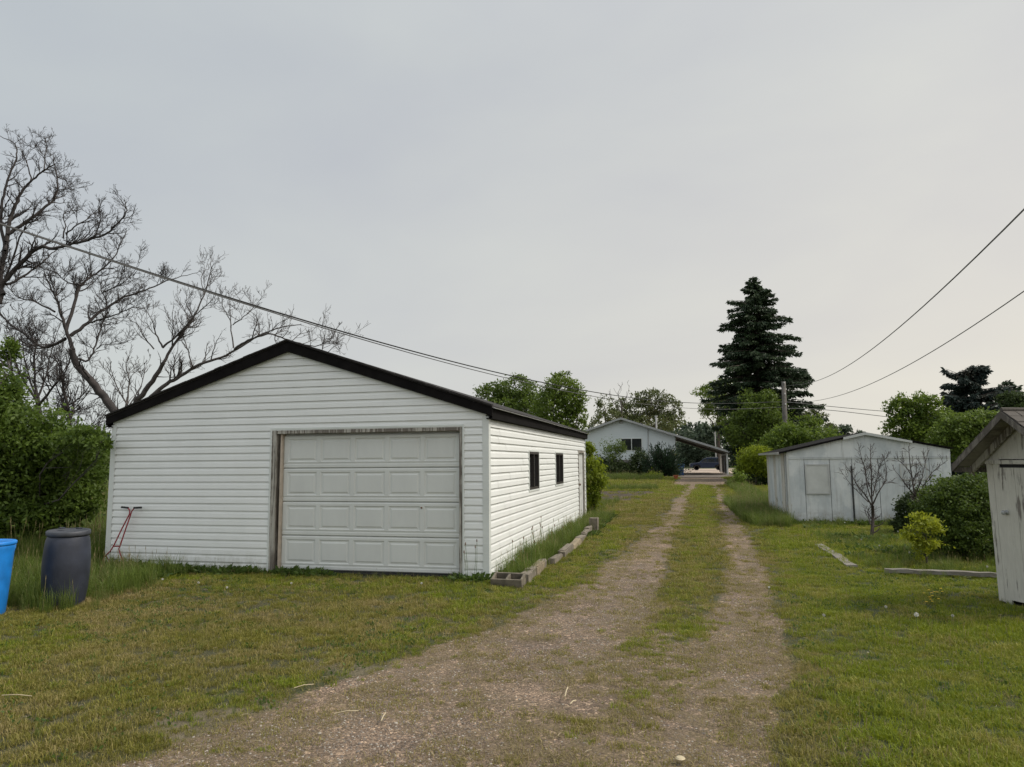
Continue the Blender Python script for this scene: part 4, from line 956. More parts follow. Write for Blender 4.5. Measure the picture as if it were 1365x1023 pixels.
# ------------------------------------------------------------------ dead and bare trees
def smooth(P, sub=3):
    P = [np.asarray(p, float) for p in P]; out = []
    Q = [2*P[0]-P[1]]+P+[2*P[-1]-P[-2]]
    for i in range(1, len(Q)-2):
        for k in range(sub):
            t = k/sub; a, b, c, d = Q[i-1], Q[i], Q[i+1], Q[i+2]
            out.append(.5*((2*b)+(-a+c)*t+(2*a-5*b+4*c-d)*t*t+(-a+3*b-3*c+d)*t**3))
    out.append(P[-1]); return out
def crooked(mb, P, r0, r1, lvl, dens, L0, rg, ns, tipmin=.0035, spread=.62, upb=.25):
    """a crooked tapering branch with side branches of the next order down"""
    m = len(P); seg = [np.linalg.norm(b-a) for a, b in zip(P, P[1:])]; tot = sum(seg)
    rad = [max(tipmin, r0+(r1-r0)*(i/(m-1))**.8) for i in range(m)]
    mb.tube(P, rad, ns, cap=False)
    if lvl <= 0: return
    n = int(rg.uniform(.7, 1.3)*dens*tot)
    for _ in range(max(n, 1)):
        t = rg.uniform(.12, .98); i = min(int(t*(m-1)), m-2); u = t*(m-1)-i; a = P[i]+(P[i+1]-P[i])*u; r = rad[i]
        d = nrm(P[i+1]-P[i]); s = nrm(V(rg.gauss(0, 1), rg.gauss(0, 1), rg.gauss(upb, .8))); dd = nrm(d*rg.uniform(.3, 1.)+s*spread)
        L = L0*rg.uniform(.35, 1.25)*(1.1-.75*t); k = max(4, int(L/.10)) if lvl > 1 else max(3, int(L/.12)); Q = [a]; h = dd
        for j in range(k):
            h = nrm(h+V(rg.gauss(0, .20), rg.gauss(0, .20), rg.gauss(.07, .19))); Q.append(Q[-1]+h*L/k)
        crooked(mb, Q, min(r*.62, .02 if lvl == 1 else .035), tipmin, lvl-1, dens*1.75, L0*.44, rg, 3 if lvl < 3 else 4, tipmin, spread, upb)
def deadtree(name, label, base, limbs_, Y0, seed, bark, L0=.9, dens=2.2, group=None, lvl=3, tipmin=.0038, rscale=1., upb=.25):
    rg = random.Random(seed); t = thing(name, label, 'tree', base, group)
    for li, (pts, r0, r1) in enumerate(limbs_):
        P = []; ydrift = rg.uniform(-.14, .14)
        for j, p in enumerate(pts):
            Yv = p[2] if len(p) > 2 else Y0+ydrift*j*2.2
            P.append(at(p[0], p[1], Yv))
        if li == 0: P = [V(*base)-V(0, 0, .1)]+P
        mb = MB(); S = smooth(P, 4)
        S = [s+V(*[rg.gauss(0, .010) for _ in range(3)]) for s in S]
        crooked(mb, S, r0*rscale, r1*rscale, lvl if li else max(1, lvl-1), dens*(.35 if li == 0 else 1), L0, rg, 7 if r0 > .05 else 5, tipmin, upb=upb)
        mb.build('trunk' if li == 0 else 'limb', bark, t, smooth=True)
    return t
cz = lambda l: [(x/3.411, 170+y/3.411) for x, y in l]
b_ = at(2, 640, 15.); b_[2] = 0
deadtree('dead_tree', 'tallest leafless dead tree with crooked limbs, behind the leafy green bush', b_, [
    (cz([(-45, 1150), (-30, 900), (-12, 750), (5, 650), (20, 570), (35, 485)]), .11, .055),
    (cz([(35, 485), (90, 450), (150, 410), (205, 362), (240, 335), (262, 285), (258, 225), (250, 175), (243, 130)]), .055, .010),
    (cz([(30, 520), (40, 440), (60, 380), (85, 320), (110, 275), (150, 238), (200, 195), (243, 168)]), .06, .016),
    (cz([(25, 560), (5, 430), (12, 330), (35, 240), (70, 160), (78, 110), (60, 70), (0, 40)]), .05, .010),
    (cz([(140, 245), (128, 180), (108, 130), (95, 95)]), .022, .007),
    (cz([(205, 192), (205, 130), (213, 80), (200, 50)]), .018, .006),
    (cz([(262, 285), (300, 280), (350, 285)]), .012, .005),
    (cz([(0, 800), (10, 720), (60, 655), (120, 595), (185, 543), (240, 552), (310, 535), (400, 512), (470, 490), (530, 445), (572, 390), (570, 350), (568, 330)]), .075, .008),
    (cz([(290, 505), (298, 450), (290, 395), (330, 380), (375, 372)]), .022, .006),
    (cz([(298, 480), (350, 445), (400, 415), (430, 385), (475, 352)]), .024, .006),
    (cz([(30, 715), (90, 690), (160, 640), (215, 590), (260, 555)]), .04, .012),
    (cz([(400, 510), (440, 480), (455, 420), (452, 370)]), .018, .006),
    (cz([(12, 760), (-40, 600), (-90, 420), (-60, 250), (-100, 120)]), .07, .012),
    (cz([(15, 700), (60, 600), (90, 500), (130, 430), (180, 400), (280, 405)]), .035, .006)], 15., 5, 'bark_dead', L0=.95, dens=6.0)
b_ = at(182, 640, 17.5); b_[2] = 0
deadtree('dead_tree', 'dead tree bending over from the garage roof corner with long level twigs', b_, [
    ([(175, 600), (153, 548), (135, 525), (121, 507), (103, 487), (95, 466)], .13, .085),
    (cz([(330, 1010), (300, 920), (280, 860), (255, 780), (225, 720), (200, 655)]), .06, .012),
    (cz([(300, 920), (335, 820), (360, 730), (400, 690), (450, 655), (520, 590), (550, 520), (580, 465)]), .055, .008),
    (cz([(320, 950), (400, 888), (480, 822), (560, 775), (640, 748), (720, 715), (800, 685), (900, 660)]), .055, .007),
    (cz([(400, 888), (470, 870), (540, 848), (600, 820), (660, 825)]), .03, .007),
    (cz([(345, 1050), (400, 1060), (430, 1010), (455, 920), (490, 820), (462, 745), (465, 700), (540, 682), (640, 690)]), .035, .007),
    (cz([(465, 750), (560, 710), (610, 655), (645, 605)]), .018, .005),
    (cz([(300, 960), (200, 1000), (110, 940), (0, 850), (-60, 800)]), .05, .015),
    (cz([(250, 840), (150, 790), (80, 770), (10, 700)]), .03, .007),
    (cz([(440, 1010), (470, 990), (540, 985), (620, 955)]), .014, .005),
    (cz([(365, 720), (300, 700), (250, 660), (190, 640)]), .025, .006)], 16.3, 8, 'bark_dead', L0=1.05, dens=6.4)
b_ = at(205, 640, 22.5); b_[2] = 0
deadtree('dead_tree', 'bare tree fanning up behind the garage roof, with one limb along the roof slope', b_, [
    ([(195, 600), (181, 540), (190, 527), (207, 502), (218, 484)], .15, .07),
    ([(218, 484), (230, 462), (247, 440), (260, 419), (272, 393), (281, 363), (281, 342)], .06, .009),
    ([(200, 530), (222, 512), (240, 502), (265, 486), (294, 477), (322, 462), (344, 448), (373, 437), (402, 433)], .085, .015),
    (cz([(1065, 1010), (1100, 985), (1160, 955), (1220, 938)])+[(380, 452), (400, 458), (420, 462), (440, 455), (455, 460)], .05, .009),
    (cz([(1060, 1000), (1050, 900), (1045, 830), (1040, 755)]), .03, .006),
    (cz([(1060, 900), (1110, 860), (1150, 820), (1210, 760)]), .02, .005),
    (cz([(740, 1000), (790, 960), (850, 900), (900, 840), (960, 790), (985, 730)]), .045, .007),
    (cz([(740, 1000), (710, 940), (690, 880), (650, 810)]), .04, .006),
    (cz([(700, 1010), (660, 960), (620, 890), (560, 880)]), .03, .006),
    (cz([(860, 900), (850, 850), (820, 800), (800, 760)]), .022, .006),
    (cz([(930, 760), (915, 700), (930, 640), (925, 620)]), .018, .005),
    ([(428, 478), (430, 460), (427, 444), (434, 436)], .018, .005), ([(436, 470), (446, 462), (458, 457), (464, 468)], .014, .005)], 22.5, 12, 'bark_pale', L0=1.5, dens=3.6, tipmin=.005, upb=.5)
b_ = at(165, 640, 27.); b_[2] = 0
deadtree('dead_tree', 'slender twiggy bare tree seen far back between dead trees and garage corner', b_, [
    ([(165, 600), (166, 560), (170, 530)], .10, .05), ([(170, 530), (172, 505), (168, 490), (172, 476)], .04, .008), ([(170, 540), (158, 520), (150, 500), (146, 482)], .04, .008), ([(170, 545), (185, 520), (192, 500), (196, 480)], .035, .008),
    ([(168, 560), (155, 548), (143, 528), (133, 512)], .035, .008)], 27., 15, 'bark_pale', L0=1.4, dens=3.2, lvl=3, tipmin=.008, upb=.6)
b_ = at(60, 640, 19.); b_[2] = 0
deadtree('dead_tree', 'grey thicket-like dead tree with dense fine twigs low behind the leafy bush', b_, [
    ([(58, 620), (55, 570), (50, 530)], .12, .07), ([(95, 620), (92, 560), (84, 510), (80, 480)], .09, .012), ([(20, 600), (24, 540), (14, 490), (20, 450)], .09, .012), ([(50, 530), (45, 490), (50, 450), (40, 420)], .05, .008), ([(52, 540), (30, 505), (15, 470), (5, 440)], .05, .008), ([(52, 540), (72, 515), (90, 490), (98, 455)], .05, .008),
    ([(55, 570), (80, 560), (105, 540), (120, 520)], .04, .008), ([(50, 530), (62, 500), (68, 470), (80, 430)], .04, .008), ([(52, 550), (20, 540), (-10, 520), (-40, 480)], .05, .008), ([(54, 560), (85, 545), (112, 525), (130, 490)], .04, .008), ([(50, 535), (38, 500), (30, 460), (28, 425)], .04, .008), ([(55, 575), (100, 590), (125, 570), (140, 560)], .04, .008)], 19., 19, 'bark_dead', L0=1.5, dens=4.4, lvl=3, tipmin=.0055)

# bare saplings by the shed
def sapling(label, bpx_, Y_, stems, seed):
    rg = random.Random(seed); b = at(*bpx_, Y_); b[2] = 0; t = thing('bare_sapling', label, 'sapling', b, 'bare saplings by the shed')
    for i, (pts, r0, r1) in enumerate(stems):
        P = [at(p[0], p[1], Y_+.12*math.sin(j*1.7+i)) for j, p in enumerate(pts)]
        if i == 0: P = [b]+P
        mb = MB(); crooked(mb, smooth(P, 3), r0*.52, r1*.6, 2, 13., .36, rg, 6, .0032, spread=.6, upb=.5); mb.build('trunk' if i == 0 else 'branch', 'bark_sapling', t, smooth=True)
k8 = lambda l: [(1000+x/3.74, 560+y/3.74) for x, y in l]
sapling('bare fan-shaped sapling with dark trunk in front of the shed', (1161, 718), 15.95, [
    (k8([(608, 560), (612, 480), (610, 430)]), .075, .05), (k8([(610, 440), (605, 360), (605, 280), (600, 200), (600, 120)]), .035, .007),
    (k8([(608, 430), (570, 370), (530, 320), (500, 260), (470, 220)]), .032, .006), (k8([(612, 420), (640, 360), (670, 310), (680, 250), (660, 170)]), .030, .006),
    (k8([(605, 400), (580, 320), (575, 250), (555, 190), (545, 140)]), .025, .006), (k8([(612, 380), (630, 300), (650, 220), (690, 180)]), .022, .006), (k8([(600, 520), (588, 470), (590, 440)]), .02, .008), (k8([(590, 410), (540, 360), (500, 320), (460, 265)]), .02, .005)], 3)
sapling('second bare sapling with forked grey stems rising behind the yellow-green bush', (1224, 712), 15.2, [
    (k8([(835, 520), (838, 440), (822, 380)]), .06, .04), (k8([(822, 380), (808, 300), (795, 200), (790, 130)]), .035, .008),
    (k8([(825, 380), (780, 330), (745, 280), (710, 240)]), .025, .006), (k8([(822, 370), (850, 310), (870, 230), (890, 150)]), .026, .006),
    (k8([(830, 400), (880, 300), (920, 250), (985, 200)]), .022, .005), (k8([(815, 340), (800, 270), (760, 220), (720, 190)]), .02, .005)], 6)

# ------------------------------------------------------------------ conifers
def conifer(name, label, base, H, radf, mat, seed, nwh=30, droop=.22, spray=.5, low=.06, group=None, dens=1.):
    rg = random.Random(seed); g = np.random.default_rng(seed); t = thing(name, label, 'tree', base, group); b = V(*base)
    mb = MB(); mb.tube([b, b+V(0, 0, H*.5), b+V(.05, 0, H*.97)], [H*.016, H*.01, .02], 8); mb.build('trunk', 'bark_brown', t)
    P = []; D = []; T = []; bm = MB()
    for k in range(nwh):
        h = low+(1-low)*(k/nwh)**.92; z = H*h; Rm = radf(h)
        nb = rg.randint(6, 9)
        for j in range(nb):
            a = rg.uniform(0, 2*PI); L = Rm*rg.choice([.7, .85, 1., 1.1, .5])*rg.uniform(.78, 1.12)
            if L < .15: L = .15
            d = V(math.cos(a), math.sin(a), 0); s_ = V(-math.sin(a), math.cos(a), 0)
            z0 = z+rg.uniform(-.8, .8)*H/nwh; lift = rg.uniform(-.05, .08)+(.35 if h > .85 else 0)
            n = max(10, int(L*60*dens)); u = g.uniform(.08, 1, n)**.8; u = np.sort(u)
            zc = z0+L*(lift*u-droop*u*u+.10*u**4)
            wdt = spray*.8*(.25+.75*np.sin(PI*np.clip(u, 0, .96))**.6)*L**.5*.55
            lat = g.uniform(-1, 1, n)
            p = b+d*(L*u)[:, None]+s_*(lat*wdt)[:, None]; p[:, 2] = zc-g.uniform(0, .13, n)*L**.4-np.abs(lat)*.08
            P.append(p); dd = d*.9+s_*(lat[:, None])*.9+V(0, 0, -.5); D.append(dd); T.append(np.full(n, rg.random())*.6+g.uniform(0, .4, n))
            bm.tube([b+V(0, 0, z0), b+d*L*.5+V(0, 0, z0+L*(lift*.5-droop*.25)), b+d*L*.95+V(0, 0, z0+L*(lift*.95-droop*.9+.08))], [.03+.008*L, .02+.004*L, .008], 3)
    bm.build('branches', 'bark_brown', t)
    P = np.concatenate(P); D = np.concatenate(D); T = np.concatenate(T)
    v, f, ti = leaf_cloud(P, spray*.95, T, .42, .5, dirs=D, rng=g); raw_mesh('crown', v, f, mat, ti, t); return t
YS = 60.; sb = at(1014, 600, YS); sb[2] = 0; stp = at(1010, 367, YS)
def rs(h):
    hs_ = [0, .18, .28, .36, .42, .50, .56, .60, .68, .74, .78, .85, .91, .96, 1.0]; rr = [2.0, 2.6, 4.6, 4.9, 3.9, 4.3, 4.4, 3.0, 3.7, 2.5, 2.9, 2.1, 1.0, .45, .1]
    return float(np.interp(h, hs_, rr))*.92
conifer('spruce_tree', 'tall dark spruce with tiered drooping branches towering over shrubs', sb, stp[2], rs, 'needle', 21, nwh=60, spray=.30, dens=1.5, droop=.22)
YC = 55.; cb = at(1303, 600, YC); cb[2] = 0; ct = at(1312, 486, YC)
conifer('conifer_tree', 'broad blue-black conifer standing behind the outhouse roof and green trees', cb, ct[2], lambda h: float(np.interp(h, [0, .3, .5, .65, .8, .92, 1], [4.0, 4.0, 3.7, 2.9, 1.9, 1.1, .3])), 'needle_blue', 33, nwh=24, droop=.02, spray=.34, dens=2.2)
cb = at(1352, 600, 60.); cb[2] = 0
conifer('conifer_tree', 'smaller loose dark conifer at the photo edge above the outhouse ridge', cb, at(1345, 507, 60.)[2], lambda h: float(np.interp(h, [0, .4, .75, .9, 1], [3.4, 3.0, 1.6, .5, .2])), 'needle', 35, nwh=18, droop=.04, spray=.32, dens=2.)

# ------------------------------------------------------------------ leafy trees
def base_of(px, Y): b = at(px, 640, Y); b[2] = 0; return b
T1 = 46.
plant('leafy_tree', 'green tree with airy dome just behind garage roof, its left part feathery', 'tree', base_of(690, T1), [bpx(655, 525, T1, 22, 16), bpx(688, 518, T1, 26, 18), bpx(672, 545, T1, 34, 20), bpx(705, 545, T1, 30, 26)], 9000, .20, 'leaf_mid', tr=.16, clump=.14)
plant('leafy_tree', 'bright green rounded tree beside roof ridge of garage, dense at its right', 'tree', base_of(748, T1-3), [bpx(745, 514, T1-3, 22, 17), bpx(763, 535, T1-3, 20, 22), bpx(735, 545, T1-3, 26, 26), bpx(770, 560, T1-3, 14, 22), bpx(742, 580, T1-3, 30, 24)], 12000, .17, 'leaf_bush', tr=.17, clump=.13)
T2 = 104.
plant('leafy_tree', 'wide dull green tree behind the house roof, its right side drooping', 'tree', base_of(860, T2), [bpx(868, 532, T2, 22, 14), bpx(888, 545, T2, 20, 16), bpx(845, 548, T2, 30, 16), bpx(900, 556, T2, 12, 12), bpx(828, 545, T2, 16, 14), bpx(868, 565, T2, 40, 18)], 9000, .36, 'leaf_dull', tr=.3, clump=.13)
plant('leafy_tree', 'small half-bare greyish tree between garage roof and house gable', 'tree', base_of(806, T2-10), [bpx(806, 545, T2-10, 12, 14), bpx(800, 562, T2-10, 14, 14), bpx(822, 560, T2-10, 14, 12)], 1800, .30, 'leaf_dull', tr=.2, clump=.15)
b_ = base_of(830, 98); deadtree('bare_tree', 'fine bare twigs sticking out above the dull green tree behind house', b_, [([(830, 590), (829, 550), (828, 535)], .14, .08), ([(828, 540), (824, 525), (830, 512)], .05, .015), ([(829, 545), (836, 528), (839, 514)], .05, .015), ([(829, 550), (816, 535), (812, 524)], .05, .015)], 98, 4, 'bark_pale', L0=2.2, dens=1.1, lvl=2, tipmin=.02, upb=.7)
YL = 95.
plant('leafy_tree', 'pale loose-leaved tree on the left flank of the tall spruce', 'tree', base_of(962, YL), [bpx(945, 522, YL, 18, 10), bpx(960, 512, YL, 16, 8), bpx(962, 540, YL, 24, 16), bpx(940, 548, YL, 10, 9), bpx(968, 565, YL, 18, 18)], 6000, .30, 'leaf_bush', tr=.2, clump=.15, shell=.35)
YB = 56.
plant('leafy_tree', 'mid green bushy tree at the foot of tall spruce, left of wooden pole', 'tree', base_of(1010, YB), [bpx(1012, 545, YB, 28, 24), bpx(990, 575, YB, 26, 24), bpx(1030, 575, YB, 28, 26), bpx(1022, 534, YB, 14, 14)], 12000, .20, 'leaf_mid', tr=.16, clump=.13)
plant('leafy_tree', 'yellowish green bushy tree spilling out to the right of wooden pole', 'tree', base_of(1072, 47), [bpx(1058, 582, 47, 26, 17), bpx(1092, 587, 47, 28, 15), bpx(1080, 563, 51, 16, 10), bpx(1045, 594, 47, 30, 22), bpx(1110, 596, 47, 22, 12)], 11000, .19, 'leaf_bush', tr=.14, clump=.14)
plant('leafy_tree', 'sparse pale crown poking out past the spruce at wire height', 'tree', base_of(1085, 68), [bpx(1088, 548, 68, 13, 8), bpx(1074, 560, 68, 18, 12), bpx(1100, 572, 68, 14, 10)], 1500, .22, 'leaf_dull', tr=.12, clump=.16)
YY = 44.
plant('shrub', 'bright yellow-green spreading shrub beside the far end of drive', 'shrub', base_of(1006, YY), [bpx(1008, 608, YY, 22, 14), bpx(1022, 622, YY, 16, 18), bpx(998, 622, YY, 16, 12)], 7000, .13, 'leaf_yellow', tr=.05, clump=.15)
plant('shrub', 'dark green shade-loving shrub below the yellow-green shrub by shed', 'shrub', base_of(1012, YY+1), [bpx(1012, 640, YY+1, 26, 18), bpx(1032, 640, YY+1, 18, 16)], 5500, .15, 'leaf_dark', tr=.05, clump=.15)
plant('shrub', 'light green young shrub at the drive edge before carport post', 'shrub', base_of(984, 42.), [bpx(984, 640, 42., 9, 12), bpx(992, 650, 42., 10, 8)], 1600, .13, 'leaf_bush', tr=.03, clump=.2)
YR = 40.
plant('leafy_tree', 'green tree behind the white shed roof with ragged upright crown', 'tree', base_of(1222, YR), [bpx(1200, 545, YR, 16, 16), bpx(1228, 540, YR, 22, 14), bpx(1245, 560, YR, 26, 18), bpx(1205, 568, YR, 22, 18), bpx(1236, 578, YR, 28, 18)], 11000, .16, 'leaf_bush', tr=.15, clump=.14)
plant('leafy_tree', 'soft pale green tree between shed roof and outhouse roof, before conifer', 'tree', base_of(1290, YR-4), [bpx(1285, 568, YR-4, 28, 18), bpx(1310, 560, YR-4, 22, 14), bpx(1268, 582, YR-4, 26, 18), bpx(1330, 570, YR-4, 22, 18), bpx(1296, 598, YR-4, 30, 22)], 11000, .15, 'leaf_mid', tr=.13, clump=.14)
plant('leafy_tree', 'dark leaved tree filling the space over the outhouse ridge at the photo edge', 'tree', base_of(1362, 44), [bpx(1360, 545, 44, 22, 20), bpx(1345, 535, 44, 14, 10)], 3500, .17, 'leaf_dark', tr=.13, clump=.14)
YF = 150.
plant('leafy_tree', 'hazy distant tree with a bare streak, above the shed roof middle', 'tree', base_of(1128, YF), [bpx(1118, 574, YF, 14, 9), bpx(1136, 577, YF, 12, 8), bpx(1105, 580, YF, 14, 9), bpx(1128, 590, YF, 30, 10)], 4200, .50, 'far_leaf', tr=.3, clump=.15)
# distant wood as one mass
far = []
g = random.Random(77)
for (xa_, xb_, Yd, yt, ry) in ((770, 960, 165, 574, 12), (905, 1100, 150, 574, 11), (1080, 1400, 190, 584, 9), (-60, 240, 70, 590, 26), (580, 800, 160, 590, 12)):
    x_ = xa_
    while x_ < xb_:
        rx_ = g.uniform(9, 16); yy = yt+g.uniform(-5, 6); far.append(bpx(x_, yy+ry*.5, Yd+g.uniform(-8, 8), rx_, ry*g.uniform(.8, 1.2))); far.append(bpx(x_+3, yy+ry*3.0, Yd+g.uniform(-8, 4), rx_*1.1, ry*1.2)); far.append(bpx(x_, yy+ry*1.7, Yd+g.uniform(-8, 8), rx_*1.1, ry*1.3)); x_ += rx_*1.0
P, T, D = blob_points(far, 90000, clump=.16, per=30, shell=.3); P[:, 2] = np.maximum(P[:, 2], .3)
v, f, ti = leaf_cloud(P, .75, T, .6, .3); o = raw_mesh('distant_trees', v, f, 'far_leaf', ti); tag(o, 'hazy line of distant green woods closing the view beyond the yards', 'woods', kind='stuff')

# ------------------------------------------------------------------ shrubs round the house
YH = 70.
plant('shrub', 'airy pale lilac shrub with sparse leaves in front of house wall', 'shrub', base_of(815, YH), [bpx(815, 602, YH, 14, 14), bpx(826, 596, YH, 9, 10)], 2000, .16, 'leaf_mid', tr=.05, clump=.2, shell=.3)
plant('shrub', 'dark rounded hedge-like shrub below the house wall, left one', 'shrub', base_of(812, YH), [bpx(812, 632, YH, 24, 20), bpx(796, 626, YH, 16, 18), bpx(830, 634, YH, 20, 20)], 11000, .20, 'leaf_dark', tr=.06, clump=.15)
plant('shrub', 'dark brownish upright shrub under the house window', 'shrub', base_of(851, YH), [bpx(852, 620, YH, 12, 20), bpx(851, 640, YH, 13, 16)], 7000, .20, 'leaf_dark', tr=.06, clump=.15)
t = thing('juniper_bush', 'spiky dark juniper bush with fanned branches before carport', 'shrub', base_of(884, 68.)); b = base_of(884, 68.); Pj = []; Dj = []; Tj = []; mbj = MB(); g2 = np.random.default_rng(5)
for k in range(150):
    a = g2.uniform(0, 2*PI); e = g2.uniform(.25, 1.45); L = g2.uniform(1.8, 3.4)*(.7+.3*math.sin(e)); d = V(math.cos(a)*math.cos(e), math.sin(a)*math.cos(e)*.8, math.sin(e)); m = 60
    u = g2.uniform(.15, 1, m)[:, None]; p = b+d*L*u+g2.normal(size=(m, 3))*.10; Pj.append(p); Dj.append(np.repeat(d[None]*1.6, m, 0)); Tj.append(np.full(m, g2.uniform(0, .7))+g2.uniform(0, .3, m)); mbj.tube([b+V(0, 0, .05), b+d*L*.5, b+d*L*.9], [.03, .02, .01], 3)
mbj.build('stems', 'bark_brown', t); P = np.concatenate(Pj); P[:, 2] = np.maximum(P[:, 2], .1); v, f, ti = leaf_cloud(P, .26, np.concatenate(Tj), .3, 0, dirs=np.concatenate(Dj)); raw_mesh('foliage', v, f, 'juniper', ti, t)
plant('shrub', 'dull green shrub hiding the house corner behind blue bin', 'shrub', base_of(897, 72.), [bpx(899, 620, 72., 7, 18), bpx(893, 632, 72., 9, 14)], 2000, .2, 'leaf_dull', tr=.05, clump=.18)
plant('shrub', 'small yellow-green mound shrub in front of the spiky juniper', 'shrub', base_of(872, 62.), [bpx(872, 640, 62., 12, 9), bpx(880, 643, 62., 9, 7)], 2600, .15, 'leaf_yellow', tr=.03, clump=.2)
YG = 21.6
plant('young_tree', 'yellow-green leafy young tree at the far corner of white garage', 'tree', base_of(791, YG), [bpx(792, 625, YG, 14, 16), bpx(789, 655, YG, 13, 20), bpx(800, 642, YG, 9, 10), bpx(786, 600, YG, 7, 12), bpx(788, 680, YG, 10, 12)], 3600, .10, 'leaf_yellow', tr=.035, clump=.2, shell=.3)

# ------------------------------------------------------------------ right hand shrubs
plant('leafy_bush', 'large dense green bush between white shed and outhouse', 'shrub', base_of(1278, 12.9), [bpx(1290, 672, 12.9, 46, 38, .8), bpx(1255, 680, 12.9, 34, 32, .9), bpx(1300, 712, 12.7, 44, 28, .8), bpx(1330, 665, 13.2, 30, 38), bpx(1262, 712, 12.7, 30, 26), bpx(1275, 650, 13.2, 26, 14)], 30000, .050, 'leaf_deep', bark='bark_brown', tr=.05, clump=.12, per=30, nl=9)
plant('leafy_bush', 'dark green low bush against the shed behind the bare forked sapling', 'shrub', base_of(1215, 17.), [bpx(1212, 684, 17., 17, 22), bpx(1228, 672, 17., 22, 18), bpx(1203, 700, 17., 12, 12)], 9000, .065, 'leaf_dark', tr=.03, clump=.14)
plant('leafy_bush', 'small bright yellow-green bush with feathery leaves near the thin timber', 'shrub', base_of(1229, 12.0), [bpx(1232, 696, 12., 13, 9), bpx(1213, 708, 11.9, 9, 6), bpx(1245, 706, 12.1, 11, 6), bpx(1222, 719, 12., 12, 7), bpx(1240, 722, 12., 13, 6), bpx(1229, 736, 12., 9, 8), bpx(1226, 686, 12., 5, 4)], 2300, .055, 'leaf_lime', tr=.018, clump=.30, shell=.2, dirs=True, nl=3)
# big leafy bush at the garage's near corner
YB_ = 10.4
plant('leafy_bush', 'large sunlit leafy bush overhanging the corner of white garage', 'shrub', base_of(30, 10.8), [bpx(20, 585, 10.4, 60, 48, .8), bpx(75, 590, 10.6, 44, 36, .8), bpx(105, 600, 10.3, 30, 26), bpx(110, 580, 9.9, 26, 12), bpx(136, 590, 9.4, 13, 9), bpx(-30, 560, 10.2, 50, 70), bpx(5, 530, 10.4, 30, 34), bpx(30, 640, 10.6, 60, 34), bpx(-30, 640, 10.2, 50, 50), bpx(8, 470, 10.5, 14, 22), bpx(75, 635, 10.8, 40, 28), bpx(110, 640, 11.2, 26, 24), bpx(20, 668, 10.8, 60, 26), bpx(70, 678, 10.7, 46, 22), bpx(20, 692, 10.4, 70, 26), bpx(100, 668, 10.9, 34, 26), bpx(120, 615, 11.5, 24, 40)], 44000, .088, 'leaf_bigbush', bark='bark_pale', tr=.03, clump=.19, per=18, shell=.35, nl=5, aspect=.5)

# ------------------------------------------------------------------ grass and ground cover
PROT = bpy.data.collections.new('blade_sources')
def blades(name, mat, n, rad, h, w, lean, flat=0., seed=0, heads=0, square=False):
    """a tuft: n bent two-part blades; heads adds seed heads on the tallest ones"""
    g = np.random.default_rng(seed); r = rad*np.sqrt(g.uniform(0, 1, n)); a = g.uniform(0, 2*PI, n)
    bx_ = np.stack([r*np.cos(a), r*np.sin(a), np.full(n, -.004)], 1)
    th = g.uniform(0, 2*PI, n); ln = np.abs(g.normal(lean, lean*.5, n)); H = h*g.uniform(.45, 1.1, n)
    d = np.stack([np.cos(th), np.sin(th), np.zeros(n)], 1); s = np.stack([-np.sin(th+g.normal(0, .6, n)), np.cos(th), np.zeros(n)], 1)
    upv = V(0, 0, 1)
    m1 = bx_+d*(H*ln*.35)[:, None]+upv*(H*.55)[:, None]; tip = bx_+d*(H*ln)[:, None]+upv*(H*(1-.35*np.clip(ln, 0, 1.4)))[:, None]
    W = (w*g.uniform(.6, 1.2, n))[:, None]
    v = np.stack([bx_-s*W*.5, bx_+s*W*.5, m1+s*W*.42, m1-s*W*.42, tip], 1).reshape(-1, 3); i = np.arange(n)[:, None]*5
    f4 = (i+np.array([0, 1, 2, 3])); f3 = i+np.array([3, 2, 4]); ti = np.repeat(g.uniform(0, 1, n), 5)
    faces = [tuple(q) for q in f4.tolist()]+[tuple(q) for q in f3.tolist()]; v = v.tolist(); ti = ti.tolist()
    mi = [0]*len(faces)
    mats = [mat]
    if heads:
        mats.append('grass_dry')
        for k in range(heads):
            x, y = g.uniform(-rad, rad, 2); hh = h*g.uniform(1.0, 1.5); lx, ly = g.normal(0, .12, 2)*hh; b = len(v); ww = w*.35
            v += [(x-ww, y, 0), (x+ww, y, 0), (x+lx+ww, y+ly, hh), (x+lx-ww, y+ly, hh)]; faces.append((b, b+1, b+2, b+3)); mi.append(1)
            b = len(v); q = V(x+lx, y+ly, hh); hw = w*1.0; hl = h*.14
            v += [tuple(q-(0, 0, hl*.4)), tuple(q+(hw, 0, 0)), tuple(q+(0, 0, hl)), tuple(q-(hw, 0, 0))]; faces.append((b, b+1, b+2, b+3)); mi.append(1); ti += [.5]*8
    me = bpy.data.meshes.new(name); me.from_pydata(v, [], faces); at_ = me.attributes.new('tint', 'FLOAT', 'POINT'); at_.data.foreach_set('value', ti)
    for m in mats: me.materials.append(MT[m])
    me.polygons.foreach_set('material_index', mi)
    return bpy.data.objects.new(name, me)
def broadleaf(name, mat, n, rad, L, seed):
    g = np.random.default_rng(seed); P = np.stack([g.normal(0, rad, n), g.normal(0, rad, n), g.uniform(.0, L*.8, n)], 1); D = P*V(1, 1, 0)/rad*.8+V(0, 0, .7)
    v, f, ti = leaf_cloud(P, L, g.uniform(0, 1, n), .55, 0, dirs=D, rng=g); me = bpy.data.meshes.new(name); me.from_pydata(v.tolist(), [], f.tolist()); a = me.attributes.new('tint', 'FLOAT', 'POINT'); a.data.foreach_set('value', ti.astype(np.float32)); me.materials.append(MT[mat]); return bpy.data.objects.new(name, me)
